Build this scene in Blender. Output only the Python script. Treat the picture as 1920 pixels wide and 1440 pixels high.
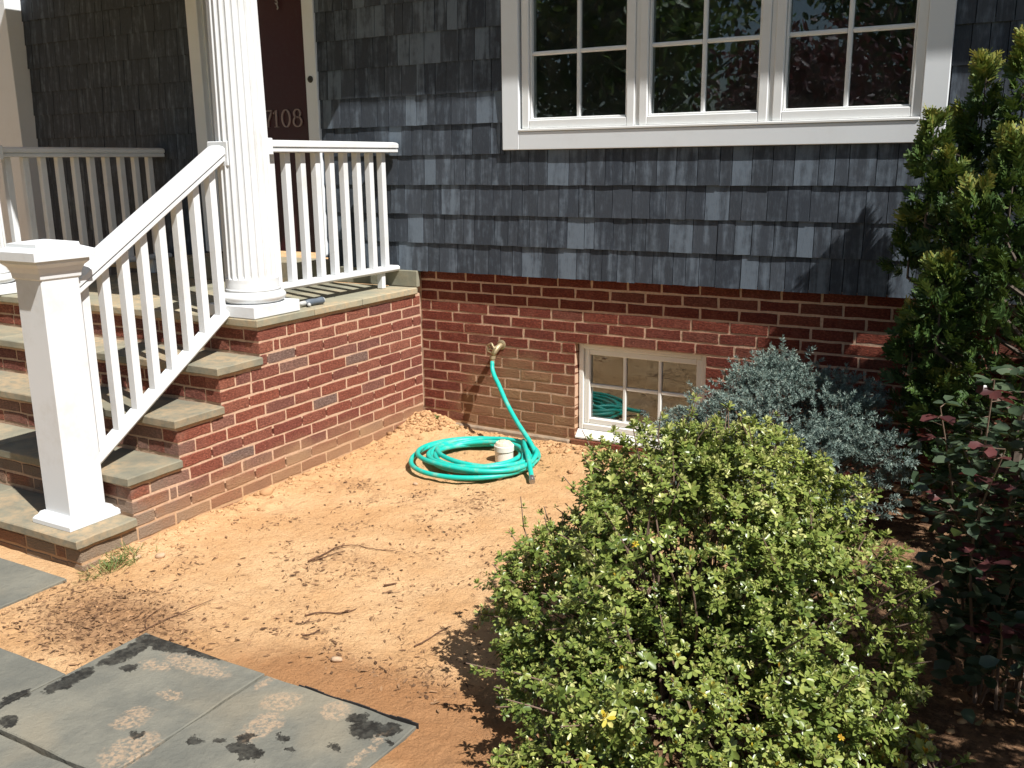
import bpy, math, random
import numpy as np
from mathutils import Vector, Matrix

random.seed(7)
rng = np.random.default_rng(11)
sc = bpy.context.scene
for o in list(bpy.data.objects):
    bpy.data.objects.remove(o)
C = sc.collection

# ------------------------------------------------------------------ camera
cam_d = bpy.data.cameras.new('camera')
cam = bpy.data.objects.new('camera', cam_d); C.objects.link(cam)
cam_d.sensor_fit = 'HORIZONTAL'; cam_d.sensor_width = 36.0
cam_d.lens = 36.0 * 1755.83 / 1920.0
cam_d.clip_start = 0.05; cam_d.clip_end = 2000
CAM = Vector((3.4298, -4.8312, 0.8409))
yaw, pitch, roll = 0.52094, -0.23316, -0.011564
fw = Vector((-math.sin(yaw)*math.cos(pitch), math.cos(yaw)*math.cos(pitch), math.sin(pitch)))
r0 = Vector((math.cos(yaw), math.sin(yaw), 0)); u0 = r0.cross(fw)
rt = math.cos(roll)*r0 + math.sin(roll)*u0; up = -math.sin(roll)*r0 + math.cos(roll)*u0
cam.matrix_world = Matrix(((rt.x, up.x, -fw.x, CAM.x), (rt.y, up.y, -fw.y, CAM.y), (rt.z, up.z, -fw.z, CAM.z), (0, 0, 0, 1)))
sc.camera = cam

# ------------------------------------------------------------------ sky, sun, exposure
SUN = Vector((0.70, -0.249, 1.0)).normalized()
elev = math.asin(SUN.z)
w = bpy.data.worlds.new('World'); sc.world = w; w.use_nodes = True
wn = w.node_tree
for n in list(wn.nodes): wn.nodes.remove(n)
sky = wn.nodes.new('ShaderNodeTexSky'); sky.sky_type = 'NISHITA'; sky.sun_disc = False
sky.sun_elevation = elev; sky.sun_rotation = math.atan2(SUN.x, SUN.y)
bg = wn.nodes.new('ShaderNodeBackground'); bg.inputs[1].default_value = 0.05
wo = wn.nodes.new('ShaderNodeOutputWorld')
wn.links.new(sky.outputs[0], bg.inputs[0]); wn.links.new(bg.outputs[0], wo.inputs[0])
sl = bpy.data.lights.new('sun', 'SUN'); sl.energy = 5.0; sl.angle = math.radians(0.53); sl.color = (1.0, 0.98, 0.945)
so = bpy.data.objects.new('sun', sl); C.objects.link(so)
so.rotation_euler = (-SUN).to_track_quat('-Z', 'Y').to_euler(); so.location = (6, -4, 9)
sc.view_settings.view_transform = 'Standard'; sc.view_settings.look = 'None'
sc.view_settings.gamma = 1.0; sc.view_settings.exposure = 0.62
sc.view_settings.use_curve_mapping = False

# ------------------------------------------------------------------ materials
class NT:
    def __init__(s, name):
        s.m = bpy.data.materials.new(name); s.m.use_nodes = True; s.t = s.m.node_tree
        s.b = s.t.nodes['Principled BSDF']; s.out = s.t.nodes['Material Output']
    def n(s, typ, **kw):
        nd = s.t.nodes.new(typ)
        for k, v in kw.items(): setattr(nd, k, v)
        return nd
    def l(s, a, b): s.t.links.new(a, b)
    def set(s, sock, v):
        if hasattr(v, 'is_linked') or hasattr(v, 'links'): s.l(v, sock)
        else: sock.default_value = v
    def math(s, op, a, b=0.0, clamp=False):
        nd = s.n('ShaderNodeMath', operation=op); nd.use_clamp = clamp
        s.set(nd.inputs[0], a); s.set(nd.inputs[1], b); return nd.outputs[0]
    def noise(s, scale=5, detail=4, rough=0.55, vec=None, dist=0.0):
        nd = s.n('ShaderNodeTexNoise'); nd.inputs['Scale'].default_value = scale
        nd.inputs['Detail'].default_value = detail; nd.inputs['Roughness'].default_value = rough
        nd.inputs['Distortion'].default_value = dist
        if vec is not None: s.l(vec, nd.inputs['Vector'])
        return nd.outputs[0]
    def mapping(s, vec, scale=(1, 1, 1), loc=(0, 0, 0)):
        nd = s.n('ShaderNodeMapping'); s.l(vec, nd.inputs[0])
        nd.inputs['Scale'].default_value = scale; s.set(nd.inputs['Location'], loc) ; return nd.outputs[0]
    def ramp(s, fac, stops, interp='LINEAR'):
        nd = s.n('ShaderNodeValToRGB'); cr = nd.color_ramp; cr.interpolation = interp
        while len(cr.elements) > 1: cr.elements.remove(cr.elements[-1])
        for i, (p, c) in enumerate(stops):
            e = cr.elements[0] if i == 0 else cr.elements.new(p)
            e.position = p; e.color = (*c, 1) if len(c) == 3 else c
        s.set(nd.inputs[0], fac); return nd.outputs[0]
    def step(s, v, lo, hi):
        nd = s.n('ShaderNodeMapRange', interpolation_type='SMOOTHSTEP')
        s.set(nd.inputs[0], v); nd.inputs[1].default_value = lo; nd.inputs[2].default_value = hi
        return nd.outputs[0]
    def mix(s, fac, a, b, mode='MIX'):
        nd = s.n('ShaderNodeMix', data_type='RGBA', blend_type=mode)
        s.set(nd.inputs[0], fac)
        for i, v in ((6, a), (7, b)):
            if isinstance(v, tuple): nd.inputs[i].default_value = (*v, 1) if len(v) == 3 else v
            else: s.l(v, nd.inputs[i])
        return nd.outputs[2]
    def pos(s): return s.n('ShaderNodeNewGeometry').outputs['Position']
    def xyz(s, v):
        nd = s.n('ShaderNodeSeparateXYZ'); s.l(v, nd.inputs[0]); return nd.outputs
    def rnd(s): return s.n('ShaderNodeObjectInfo').outputs['Random']
    def dist(s, v, c, sca=(1, 1, 1)):
        a = s.n('ShaderNodeVectorMath', operation='SUBTRACT'); s.l(v, a.inputs[0]); a.inputs[1].default_value = c
        m = s.n('ShaderNodeVectorMath', operation='MULTIPLY'); s.l(a.outputs[0], m.inputs[0]); m.inputs[1].default_value = sca
        l_ = s.n('ShaderNodeVectorMath', operation='LENGTH'); s.l(m.outputs[0], l_.inputs[0]); return l_.outputs['Value']
    def col(s, c): s.set(s.b.inputs['Base Color'], c if not isinstance(c, tuple) else (*c, 1)); return s
    def rough(s, v): s.set(s.b.inputs['Roughness'], v); return s
    def spec(s, v): s.set(s.b.inputs['Specular IOR Level'], v); return s
    def bump(s, h, strength=0.3, dist=0.01, prev=None):
        nd = s.n('ShaderNodeBump'); s.l(h, nd.inputs['Height'])
        nd.inputs['Strength'].default_value = strength; nd.inputs['Distance'].default_value = dist
        s.l(nd.outputs[0], s.b.inputs['Normal']); return s
MAT = {}

def brick_material(name, house):
    m = NT(name); p = m.pos(); r = m.rnd()
    base = m.ramp(r, [(0.0, (.33, .105, .066)), (.2, (.38, .118, .072)), (.36, (.30, .092, .064)), (.52, (.40, .145, .09)),
                      (.68, (.33, .118, .082)), (.80, (.25, .092, .072)), (.90, (.36, .165, .12)), (.965, (.33, .19, .145)), (1.0, (.26, .195, .165))] if not house else
                  [(0.0, (.265, .062, .036)), (.3, (.315, .076, .043)), (.55, (.235, .055, .036)), (.8, (.33, .092, .053)), (1.0, (.275, .092, .06))])
    vec = m.mapping(p, (1, 1, 1))
    n1 = m.noise(70, 6, .7, m.mapping(p, (1, 1, 1.9))); n2 = m.noise(7, 3, .5, vec); n0 = m.noise(14, 4, .6, vec)
    c = m.mix(m.step(n1, .40, .66), m.mix(.6, base, (.04, .013, .011)), base)
    c = m.mix(m.math('MULTIPLY', m.step(n0, .45, .75), .5), c, m.mix(.5, base, (.30, .13, .09)))
    c = m.mix(m.math('MULTIPLY', m.step(n1, .60, .74), .38 if house else .5), c, (.45, .28, .20))
    x, y, z = m.xyz(p)
    nn = m.math('MULTIPLY', m.math('SUBTRACT', n2, .5), 1.0)
    if house:
        d = m.dist(p, (.74, 0, -.64), (1.9, 1, 2.6))
        k = m.step(m.math('ADD', d, m.math('MULTIPLY', nn, 1.1)), 1.15, .45)
        k = m.math('MULTIPLY', k, m.math('ADD', .45, m.math('MULTIPLY', r, .55)))
        c = m.mix(m.math('MULTIPLY', k, .85), c, (.39, .235, .12))
    else:
        zz = m.math('ADD', z, m.math('MULTIPLY', nn, .22))
        k = m.step(zz, -.56, -.76)
        c = m.mix(m.math('MULTIPLY', k, m.math('ADD', .45, m.math('MULTIPLY', r, .45))), c, (.42, .255, .14))
        k2 = m.math('MULTIPLY', m.step(y, -1.75, -2.3), m.step(m.math('ADD', n2, m.math('MULTIPLY', r, .5)), .45, .85))
        c = m.mix(m.math('MULTIPLY', k2, .75), c, (.27, .22, .165))
    m.col(c).rough(.92).spec(.2)
    hv = m.mapping(p, (1, 1, 2.2))
    h = m.math('ADD', m.noise(60, 5, .7, hv), m.math('MULTIPLY', m.noise(170, 3, .6, hv), .6))
    m.bump(h, 1.0, .016 if house else .010)
    return m.m
MAT['brick_house'] = brick_material('brick_house', True)
MAT['brick_porch'] = brick_material('brick_porch', False)

m = NT('mortar'); p = m.pos(); x, y, z = m.xyz(p)
n1 = m.noise(60, 5, .65, p); n2 = m.noise(4, 3, .5, p)
c = m.ramp(n1, [(.3, (.42, .27, .18)), (.55, (.53, .35, .24)), (.8, (.60, .42, .29))])
c = m.mix(m.math('MULTIPLY', m.step(m.math('ADD', z, m.math('MULTIPLY', n2, .2)), -.5, -.75), .7), c, (.42, .26, .13))
m.col(c).rough(.95).spec(.1).bump(n1, .7, .003); MAT['mortar'] = m.m

m = NT('foundation_concrete'); p = m.pos(); n1 = m.noise(18, 6, .6, p)
m.col(m.ramp(n1, [(.3, (.20, .15, .105)), (.55, (.30, .22, .15)), (.8, (.36, .24, .14))])).rough(.95).bump(m.noise(70, 5, .6, p), .6, .006); MAT['concrete'] = m.m

def shingle_material(name):
    m = NT(name); p = m.pos(); r = m.rnd()
    oi = m.n('ShaderNodeObjectInfo')
    off = m.n('ShaderNodeVectorMath', operation='SCALE'); m.l(oi.outputs['Location'], off.inputs[0]); off.inputs['Scale'].default_value = 7.3
    add = m.n('ShaderNodeVectorMath', operation='ADD'); m.l(p, add.inputs[0]); m.l(off.outputs[0], add.inputs[1])
    v = m.mapping(add.outputs[0], (24, 1, 3.2))
    streak = m.noise(1.0, 5, .6, v)
    v2 = m.mapping(add.outputs[0], (60, 1, 60)); blot = m.noise(.35, 4, .6, v2)
    grain = m.noise(1.0, 3, .6, m.mapping(add.outputs[0], (320, 1, 40)))
    base = m.ramp(r, [(0, (.044, .052, .064)), (.35, (.034, .041, .052)), (.6, (.052, .061, .075)), (.8, (.031, .038, .050)), (1.0, (.062, .073, .089))])
    # a minority of weathered, pale blue-grey shingles
    r2 = m.math('FRACT', m.math('MULTIPLY', r, 17.37))
    lo = m.math('SUBTRACT', .605, m.math('MULTIPLY', m.step(r2, .62, 1.0), .22))
    k = m.step(m.math('SUBTRACT', m.math('ADD', m.math('MULTIPLY', streak, .75), m.math('MULTIPLY', blot, .3)), lo), -.12, .16)
    c = m.mix(m.math('MULTIPLY', k, .58), base, (.19, .235, .285))
    c = m.mix(m.math('MULTIPLY', m.step(grain, .5, .75), .20), c, (.13, .145, .16))
    c = m.mix(m.math('MULTIPLY', m.step(grain, .48, .25), .35), c, (.035, .037, .042))
    m.col(c).rough(.8).spec(.25).bump(grain, .35, .003); return m.m
MAT['shingle'] = shingle_material('painted_shingle')
m = NT('siding_backing'); m.col((.012, .013, .015)).rough(.95); MAT['dark'] = m.m

def white(name, base, dirt=.12, rgh=.42):
    m = NT(name); p = m.pos(); n = m.noise(5, 6, .6, p); n2 = m.noise(45, 4, .6, p)
    k = m.math('MULTIPLY', m.step(m.math('ADD', n, m.math('MULTIPLY', n2, .3)), .6, .95), dirt)
    m.col(m.mix(k, base, (.42, .38, .30))).rough(rgh).spec(.4).bump(n2, .05, .002); return m.m
MAT['white'] = white('white_paint', (.68, .69, .69), .30)
MAT['trim'] = white('white_trim', (.72, .745, .76), .10)
MAT['vinyl'] = white('cream_vinyl', (.76, .745, .69), .22)
MAT['vinyl_up'] = white('white_sash', (.76, .765, .75), .10)

def stone(name, c1, c2, dust, dustamt):
    m = NT(name); p = m.pos(); r = m.rnd()
    n1 = m.noise(6, 6, .6, p); n2 = m.noise(26, 6, .65, p); n3 = m.noise(2.2, 4, .5, p)
    c = m.mix(m.step(n1, .3, .7), c1, c2)
    c = m.mix(m.math('MULTIPLY', m.step(n3, .40, .62), m.math('MULTIPLY', m.step(n2, .3, .65), dustamt)), c, dust)
    sp = m.step(m.noise(120, 2, .5, p), .70, .76)
    c = m.mix(m.math('MULTIPLY', sp, .45), c, (.09, .06, .04))
    hs = m.n('ShaderNodeHueSaturation'); m.l(c, hs.inputs['Color']); m.set(hs.inputs['Value'], m.math('ADD', .85, m.math('MULTIPLY', r, .3)))
    m.col(hs.outputs[0]).rough(.85).spec(.25).bump(m.math('ADD', n2, m.math('MULTIPLY', n1, 1.5)), .35, .006); return m.m
MAT['tread'] = stone('bluestone_tread', (.175, .17, .13), (.25, .23, .165), (.44, .31, .18), .75)
MAT['cap'] = stone('bluestone_cap', (.21, .205, .155), (.275, .255, .18), (.46, .32, .18), .6)

# paving slabs: wet splashes and dried mud of definite shape
m = NT('bluestone_paving'); p = m.pos(); r = m.rnd()
wn_ = m.n('ShaderNodeTexNoise'); wn_.inputs['Scale'].default_value = 24; wn_.inputs['Detail'].default_value = 9; wn_.inputs['Roughness'].default_value = .7; m.l(p, wn_.inputs['Vector'])
a = m.n('ShaderNodeVectorMath', operation='SUBTRACT'); m.l(wn_.outputs['Color'], a.inputs[0]); a.inputs[1].default_value = (.5, .5, .5)
a2 = m.n('ShaderNodeVectorMath', operation='SCALE'); m.l(a.outputs[0], a2.inputs[0]); a2.inputs['Scale'].default_value = .10
wp = m.n('ShaderNodeVectorMath', operation='ADD'); m.l(p, wp.inputs[0]); m.l(a2.outputs[0], wp.inputs[1]); wp = wp.outputs[0]
n1 = m.noise(4, 6, .6, p); n2 = m.noise(30, 6, .7, p)
c = m.mix(m.step(n1, .3, .7), (.122, .121, .102), (.190, .180, .143))
c = m.mix(m.math('MULTIPLY', m.step(m.noise(2.6, 3, .5, p), .5, .7), .35), c, (.27, .22, .145))
def blobs(lst, soft=False):
    tot = None
    for (bx_, by_, rx_, ry_) in lst:
        d = m.dist(wp, (bx_, by_, -.815), (1/rx_, 1/ry_, 0)); k = m.step(d, 1.12, .70) if soft else m.step(d, 1.04, .90)
        tot = k if tot is None else m.math('MAXIMUM', tot, k)
    return tot
mud = blobs([(1.125, -3.19, .055, .07), (1.25, -3.30, .07, .10), (1.12, -3.04, .05, .03), (1.05, -2.87, .16, .045), (1.46, -2.89, .07, .06),
             (1.50, -3.03, .05, .09), (1.64, -2.85, .06, .05), (.93, -2.94, .07, .03), (1.33, -2.83, .02, .05), (1.86, -2.95, .02, .12)], True)
c = m.mix(m.math('MULTIPLY', mud, m.math('MULTIPLY', m.step(m.noise(75, 5, .7, p), .38, .62), .75)), c, (.40, .28, .18))
wet = blobs([(.83, -2.825, .12, .04), (.77, -2.93, .045, .10), (.95, -2.81, .09, .022), (.865, -2.988, .035, .02), (.755, -3.14, .035, .10), (.69, -3.30, .03, .07), (.80, -3.385, .05, .03),
             (1.20, -3.245, .028, .018), (1.383, -3.17, .027, .02), (1.441, -3.137, .018, .012), (1.545, -3.135, .065, .03), (1.50, -3.09, .025, .03), (1.654, -3.07, .022, .014),
             (1.60, -3.035, .02, .015), (1.762, -3.0, .024, .014), (1.79, -2.885, .055, .05), (1.855, -2.85, .035, .04), (1.73, -2.85, .03, .03), (1.90, -2.90, .017, .013), (1.05, -2.80, .05, .02), (.55, -3.36, .04, .03)])
c = m.mix(m.math('MULTIPLY', wet, m.math('ADD', .70, m.math('MULTIPLY', m.step(n2, .35, .6), .26))), c, (.012, .011, .009))
m.col(c).rough(m.math('SUBTRACT', .86, m.math('MULTIPLY', wet, .25))).spec(.28).bump(m.math('ADD', n2, m.math('MULTIPLY', n1, 3)), .55, .012); MAT['paving'] = m.m

# soil
m = NT('sandy_clay_soil'); p = m.pos(); x, y, z = m.xyz(p)
n1 = m.noise(3.2, 6, .6, p); n2 = m.noise(18, 8, .7, p); n3 = m.noise(85, 6, .7, p); n4 = m.noise(1.3, 4, .5, p)
c = m.mix(m.step(n1, .32, .68), (.60, .348, .165), (.70, .445, .235))
c = m.mix(m.math('MULTIPLY', m.step(n2, .50, .72), .55), c, (.48, .265, .125))
c = m.mix(m.math('MULTIPLY', m.step(n3, .60, .78), .5), c, (.34, .19, .10))
c = m.mix(m.math('MULTIPLY', m.step(n3, .42, .28), .40), c, (.76, .54, .34))
# damp red-brown strip beside the slabs, litter-brown patch, mulch under the shrubs
d1 = m.dist(p, (1.75, -2.78, 0), (1.0, 2.9, 0)); k1 = m.step(m.math('ADD', d1, m.math('MULTIPLY', m.math('SUBTRACT', n2, .5), .55)), 1.0, .45)
c = m.mix(m.math('MULTIPLY', k1, .78), c, (.33, .15, .062))
tr_ = m.step(m.noise(2.3, 5, .6, m.mapping(p, (1.0, 2.6, 1)), 1.2), .56, .70)
c = m.mix(m.math('MULTIPLY', tr_, m.math('MULTIPLY', m.step(n3, .40, .62), .55)), c, (.30, .165, .085))
d2 = m.dist(p, (.52, -2.78, 0), (2.1, 3.3, 0)); k2 = m.step(m.math('ADD', d2, m.math('MULTIPLY', m.math('SUBTRACT', n2, .5), 1.2)), 1.0, .3)
c = m.mix(m.math('MULTIPLY', k2, .58), c, (.24, .125, .068))
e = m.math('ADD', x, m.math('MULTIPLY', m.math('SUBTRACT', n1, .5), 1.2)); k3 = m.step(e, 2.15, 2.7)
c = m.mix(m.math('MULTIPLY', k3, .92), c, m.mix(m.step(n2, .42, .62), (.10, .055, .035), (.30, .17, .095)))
far = m.step(m.math('ADD', y, m.math('MULTIPLY', n4, 1.0)), -5.2, -6.2)
c = m.mix(far, c, m.mix(m.step(n2, .4, .6), (.05, .09, .025), (.08, .12, .035)))
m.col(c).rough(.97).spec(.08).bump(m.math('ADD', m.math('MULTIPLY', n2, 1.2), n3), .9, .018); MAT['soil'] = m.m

def clodmat(name, a, b):
    m = NT(name); p = m.pos(); n = m.noise(30, 5, .65, p); n2 = m.noise(140, 4, .6, p)
    at = m.n('ShaderNodeAttribute'); at.attribute_name = 'tint'
    c = m.mix(at.outputs['Fac'], a, b); c = m.mix(m.math('MULTIPLY', m.step(n, .4, .7), .35), c, (.30, .16, .085))
    m.col(c).rough(.95).spec(.1).bump(n2, .6, .004); return m.m
MAT['clod'] = clodmat('soil_clod', (.33, .18, .085), (.60, .37, .19))
MAT['pebble'] = clodmat('pebble', (.40, .27, .17), (.50, .36, .24))
MAT['litter'] = clodmat('dry_litter', (.055, .03, .018), (.36, .21, .11))
MAT['twig'] = clodmat('twig_bark', (.10, .055, .035), (.16, .10, .06))

def simple(name, c, rgh=.5, metal=0.0, bumpsc=None):
    m = NT(name); m.col(c).rough(rgh); m.b.inputs['Metallic'].default_value = metal
    p = m.pos(); n = m.noise(bumpsc or 40, 4, .6, p)
    m.col(m.mix(m.math('MULTIPLY', m.step(n, .45, .8), .3), c, tuple(v*.55+.03 for v in c))); m.bump(n, .12, .002); return m.m
MAT['hose'] = simple('teal_rubber', (.012, .46, .345), .36)
m = NT('hose_dusty'); p = m.pos(); n = m.noise(14, 5, .6, p); n2 = m.noise(90, 4, .6, p)
c = m.mix(m.math('MULTIPLY', m.step(m.math('ADD', n, m.math('MULTIPLY', n2, .3)), .62, .95), .55), (.010, .44, .355), (.42, .40, .27))
m.col(c).rough(.40).spec(.4).bump(n2, .08, .002); MAT['hose'] = m.m
MAT['brass'] = simple('weathered_brass', (.40, .32, .19), .55, .6)
MAT['steel'] = simple('steel_coupling', (.42, .42, .42), .35, .9)
MAT['pvc'] = simple('dirty_white_pvc', (.74, .70, .60), .5)
MAT['crust'] = simple('dried_mud_crust', (.62, .52, .38), .9, 0, 60)
MAT['door'] = simple('dark_red_door_paint', (.045, .006, .008), .35)
MAT['number'] = simple('dull_metal_numerals', (.30, .22, .205), .45, .3)
MAT['bell'] = simple('dark_bronze', (.05, .045, .04), .45, .5)
MAT['tool_grip'] = simple('blue_grey_grip', (.095, .115, .14), .5)
MAT['tool_pale'] = simple('pale_metal_ferrule', (.42, .42, .40), .5)
MAT['room'] = simple('dim_room_plaster', (.22, .22, .20), .9)
MAT['black_rubber'] = simple('black_fabric', (.02, .018, .017), .9)
MAT['roof'] = simple('asphalt_roofing', (.07, .07, .072), .95)

m = NT('window_glass'); m.t.nodes.remove(m.b)
gl = m.n('ShaderNodeBsdfGlossy'); gl.inputs['Roughness'].default_value = .01; gl.inputs['Color'].default_value = (.92, .96, 1, 1)
tr = m.n('ShaderNodeBsdfTransparent'); tr.inputs['Color'].default_value = (.80, .85, .84, 1)
fr = m.n('ShaderNodeFresnel'); fr.inputs['IOR'].default_value = 1.85
mx = m.n('ShaderNodeMixShader'); m.l(fr.outputs[0], mx.inputs[0]); m.l(tr.outputs[0], mx.inputs[1]); m.l(gl.outputs[0], mx.inputs[2]); df = m.n('ShaderNodeBsdfDiffuse'); df.inputs['Color'].default_value = (.5, .5, .46, 1); m2 = m.n('ShaderNodeMixShader'); m.set(m2.inputs[0], m.math('MULTIPLY', m.step(m.noise(9, 5, .6, m.pos()), .2, .9), .05)); m.l(mx.outputs[0], m2.inputs[1]); m.l(df.outputs[0], m2.inputs[2]); m.l(m2.outputs[0], m.out.inputs[0]); MAT['glass'] = m.m

def leafmat(name, stops, trans=.3, gloss=.35, tcol=None, objrandom=False):
    m = NT(name); at = m.n('ShaderNodeAttribute'); at.attribute_name = 'tint'
    f = at.outputs['Fac']
    if objrandom: f = m.math('ADD', f, m.math('MULTIPLY', m.math('SUBTRACT', m.rnd(), .5), .22), True)
    c = m.ramp(f, stops)
    n = m.noise(60, 3, .5, m.pos()); hs = m.n('ShaderNodeHueSaturation'); m.l(c, hs.inputs['Color']); m.set(hs.inputs['Value'], m.math('ADD', .78, m.math('MULTIPLY', n, .44)))
    m.col(hs.outputs[0]).rough(gloss).spec(.45)
    t = m.n('ShaderNodeBsdfTranslucent'); m.l(m.mix(.5, hs.outputs[0], tcol or (.16, .22, .03)), t.inputs[0])
    mx = m.n('ShaderNodeMixShader'); mx.inputs[0].default_value = trans
    m.l(m.b.outputs[0], mx.inputs[1]); m.l(t.outputs[0], mx.inputs[2]); m.l(mx.outputs[0], m.out.inputs[0]); return m.m
MAT['azalea'] = leafmat('azalea_leaf', [(0, (.095, .14, .028)), (.4, (.215, .265, .058)), (.72, (.35, .375, .10)), (.88, (.58, .57, .24)), (.95, (.60, .48, .04)), (1, (.45, .24, .03))], .20, .33, None, True)
MAT['spruce'] = leafmat('blue_spruce_needle', [(0, (.095, .145, .125)), (.6, (.18, .245, .215)), (1, (.37, .43, .35))], .12, .5, (.10, .14, .10))
MAT['cypress'] = leafmat('cypress_spray', [(0, (.025, .055, .014)), (.5, (.055, .105, .022)), (.8, (.14, .19, .035)), (1, (.32, .29, .06))], .2, .55, (.12, .16, .02))
MAT['rose_green'] = leafmat('rose_leaf_green', [(0, (.035, .062, .035)), (1, (.09, .12, .07))], .22, .28)
MAT['rose_red'] = leafmat('rose_leaf_red', [(0, (.045, .018, .020)), (1, (.13, .045, .042))], .25, .3, (.25, .04, .03))
MAT['grass'] = leafmat('grass_blade', [(0, (.09, .14, .03)), (.6, (.17, .21, .06)), (1, (.42, .36, .16))], .3, .5)
MAT['tree_green'] = leafmat('tree_leaf', [(0, (.035, .07, .016)), (1, (.09, .15, .03))], .3, .45)
MAT['tree_purple'] = leafmat('purple_tree_leaf', [(0, (.05, .018, .024)), (1, (.12, .04, .045))], .25, .45, (.15, .03, .03))
MAT['bark'] = simple('bark', (.10, .075, .055), .9, 0, 30)
MAT['azalea_stem'] = simple('azalea_stem_bark', (.17, .11, .075), .85, 0, 60)

# ------------------------------------------------------------------ mesh helpers
class MB:
    def __init__(s): s.v = []; s.f = []; s.t = []
    def add(s, vs, fs):
        o = len(s.v); s.v += [tuple(map(float, v)) for v in vs]; s.f += [tuple(i+o for i in f) for f in fs]; return s
    def box(s, x0, x1, y0, y1, z0, z1, bv=0.0):
        if bv <= 0:
            return s.add([(x0,y0,z0),(x1,y0,z0),(x1,y1,z0),(x0,y1,z0),(x0,y0,z1),(x1,y0,z1),(x1,y1,z1),(x0,y1,z1)],
                         [(0,3,2,1),(4,5,6,7),(0,1,5,4),(1,2,6,5),(2,3,7,6),(3,0,4,7)])
        b = min(bv, .45*abs(x1-x0), .45*abs(y1-y0), .45*abs(z1-z0))
        rings = [(z0, b), (z0+b, 0), (z1-b, 0), (z1, b)]; vs = []
        for z, i in rings:
            xa, xb, ya, yb = x0+i, x1-i, y0+i, y1-i; c = b if i == 0 else b*.3
            vs += [(xa+c,ya,z),(xb-c,ya,z),(xb,ya+c,z),(xb,yb-c,z),(xb-c,yb,z),(xa+c,yb,z),(xa,yb-c,z),(xa,ya+c,z)]
        fs = [tuple(range(7,-1,-1)), tuple(range(24,32))]
        for k in range(3):
            for i in range(8): j = (i+1) % 8; fs.append((k*8+i, k*8+j, k*8+8+j, k*8+8+i))
        return s.add(vs, fs)
    def lathe(s, prof, cx, cy, n=32, fl=None):
        o = []
        for (r, z) in prof:
            for i in range(n): a = 2*math.pi*i/n; o.append((cx+r*math.cos(a), cy+r*math.sin(a), z))
        fs = []
        for k in range(len(prof)-1):
            for i in range(n): j = (i+1) % n; fs.append((k*n+i, k*n+j, k*n+n+j, k*n+n+i))
        fs.append(tuple(range(n-1,-1,-1))); fs.append(tuple(range((len(prof)-1)*n, len(prof)*n)))
        return s.add(o, fs)
    def tube(s, pts, rad, n=8, cap=True):
        pts = [Vector(q) for q in pts]; L = len(pts); vs = []; prev = None
        for i, q in enumerate(pts):
            t = (pts[min(i+1, L-1)] - pts[max(i-1, 0)]).normalized()
            if prev is None: a = t.orthogonal().normalized()
            else: a = (prev - t*prev.dot(t)); a = a.normalized() if a.length > 1e-6 else t.orthogonal().normalized()
            prev = a; b = t.cross(a); r = rad[i] if hasattr(rad, '__len__') else rad
            for k in range(n): an = 2*math.pi*k/n; vs.append(q + r*(math.cos(an)*a + math.sin(an)*b))
        fs = []
        for i in range(L-1):
            for k in range(n): j = (k+1) % n; fs.append((i*n+k, i*n+j, i*n+n+j, i*n+n+k))
        if cap: fs.append(tuple(range(n-1,-1,-1))); fs.append(tuple(range((L-1)*n, L*n)))
        return s.add(vs, fs)
    def prism(s, poly, axis, a, b):
        """poly: 2-D outline; axis 0: (y,z) extruded in x, axis 1: (x,z) in y, axis 2: (x,y) in z"""
        n = len(poly); vs = []
        for t in (a, b):
            for (p_, q_) in poly: vs.append((t, p_, q_) if axis == 0 else (p_, t, q_) if axis == 1 else (p_, q_, t))
        fs = [tuple(range(n-1,-1,-1)), tuple(range(n, 2*n))] + [(i, (i+1) % n, n+(i+1) % n, n+i) for i in range(n)]
        return s.add(vs, fs)

WL = {}   # world location of every object that may become a parent
def rootpos(o): return WL.get(o.name, Vector((0, 0, 0))) if o else Vector((0, 0, 0))
def link(o, parent, wloc):
    C.objects.link(o); wloc = Vector(wloc); WL[o.name] = wloc
    if parent: o.parent = parent
    o.location = wloc - rootpos(parent); return o
def fixnormals(me):
    import bmesh
    bm = bmesh.new(); bm.from_mesh(me); bmesh.ops.recalc_face_normals(bm, faces=bm.faces); bm.to_mesh(me); bm.free()
def tomesh(name, mb, mat, origin=(0, 0, 0), smooth=False, recalc=True):
    me = bpy.data.meshes.new(name); o = Vector(origin)
    me.from_pydata([(v[0]-o.x, v[1]-o.y, v[2]-o.z) for v in mb.v], [], mb.f)
    if recalc: fixnormals(me)
    if smooth: me.polygons.foreach_set('use_smooth', [True]*len(me.polygons))
    me.materials.append(MAT[mat]); me.update(); return me
def part(name, mb, mat, parent=None, wloc=None, smooth=False):
    wl = Vector(wloc) if wloc is not None else rootpos(parent)
    return link(bpy.data.objects.new(name, tomesh(name, mb, mat, wl, smooth)), parent, wl)
def inst(name, me, parent, wloc, rz=0.0, sca=(1, 1, 1), rot=None):
    o = bpy.data.objects.new(name, me); link(o, parent, wloc)
    o.rotation_euler = rot if rot is not None else (0, 0, rz); o.scale = sca; return o
def tag(o, label, cat, group=None, kind=None):
    if label: o['label'] = label
    if cat: o['category'] = cat
    if group: o['group'] = group
    if kind: o['kind'] = kind
    return o
def thing(name, label, cat, loc, group=None):
    return tag(link(bpy.data.objects.new(name, None), None, loc), label, cat, group)
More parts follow.
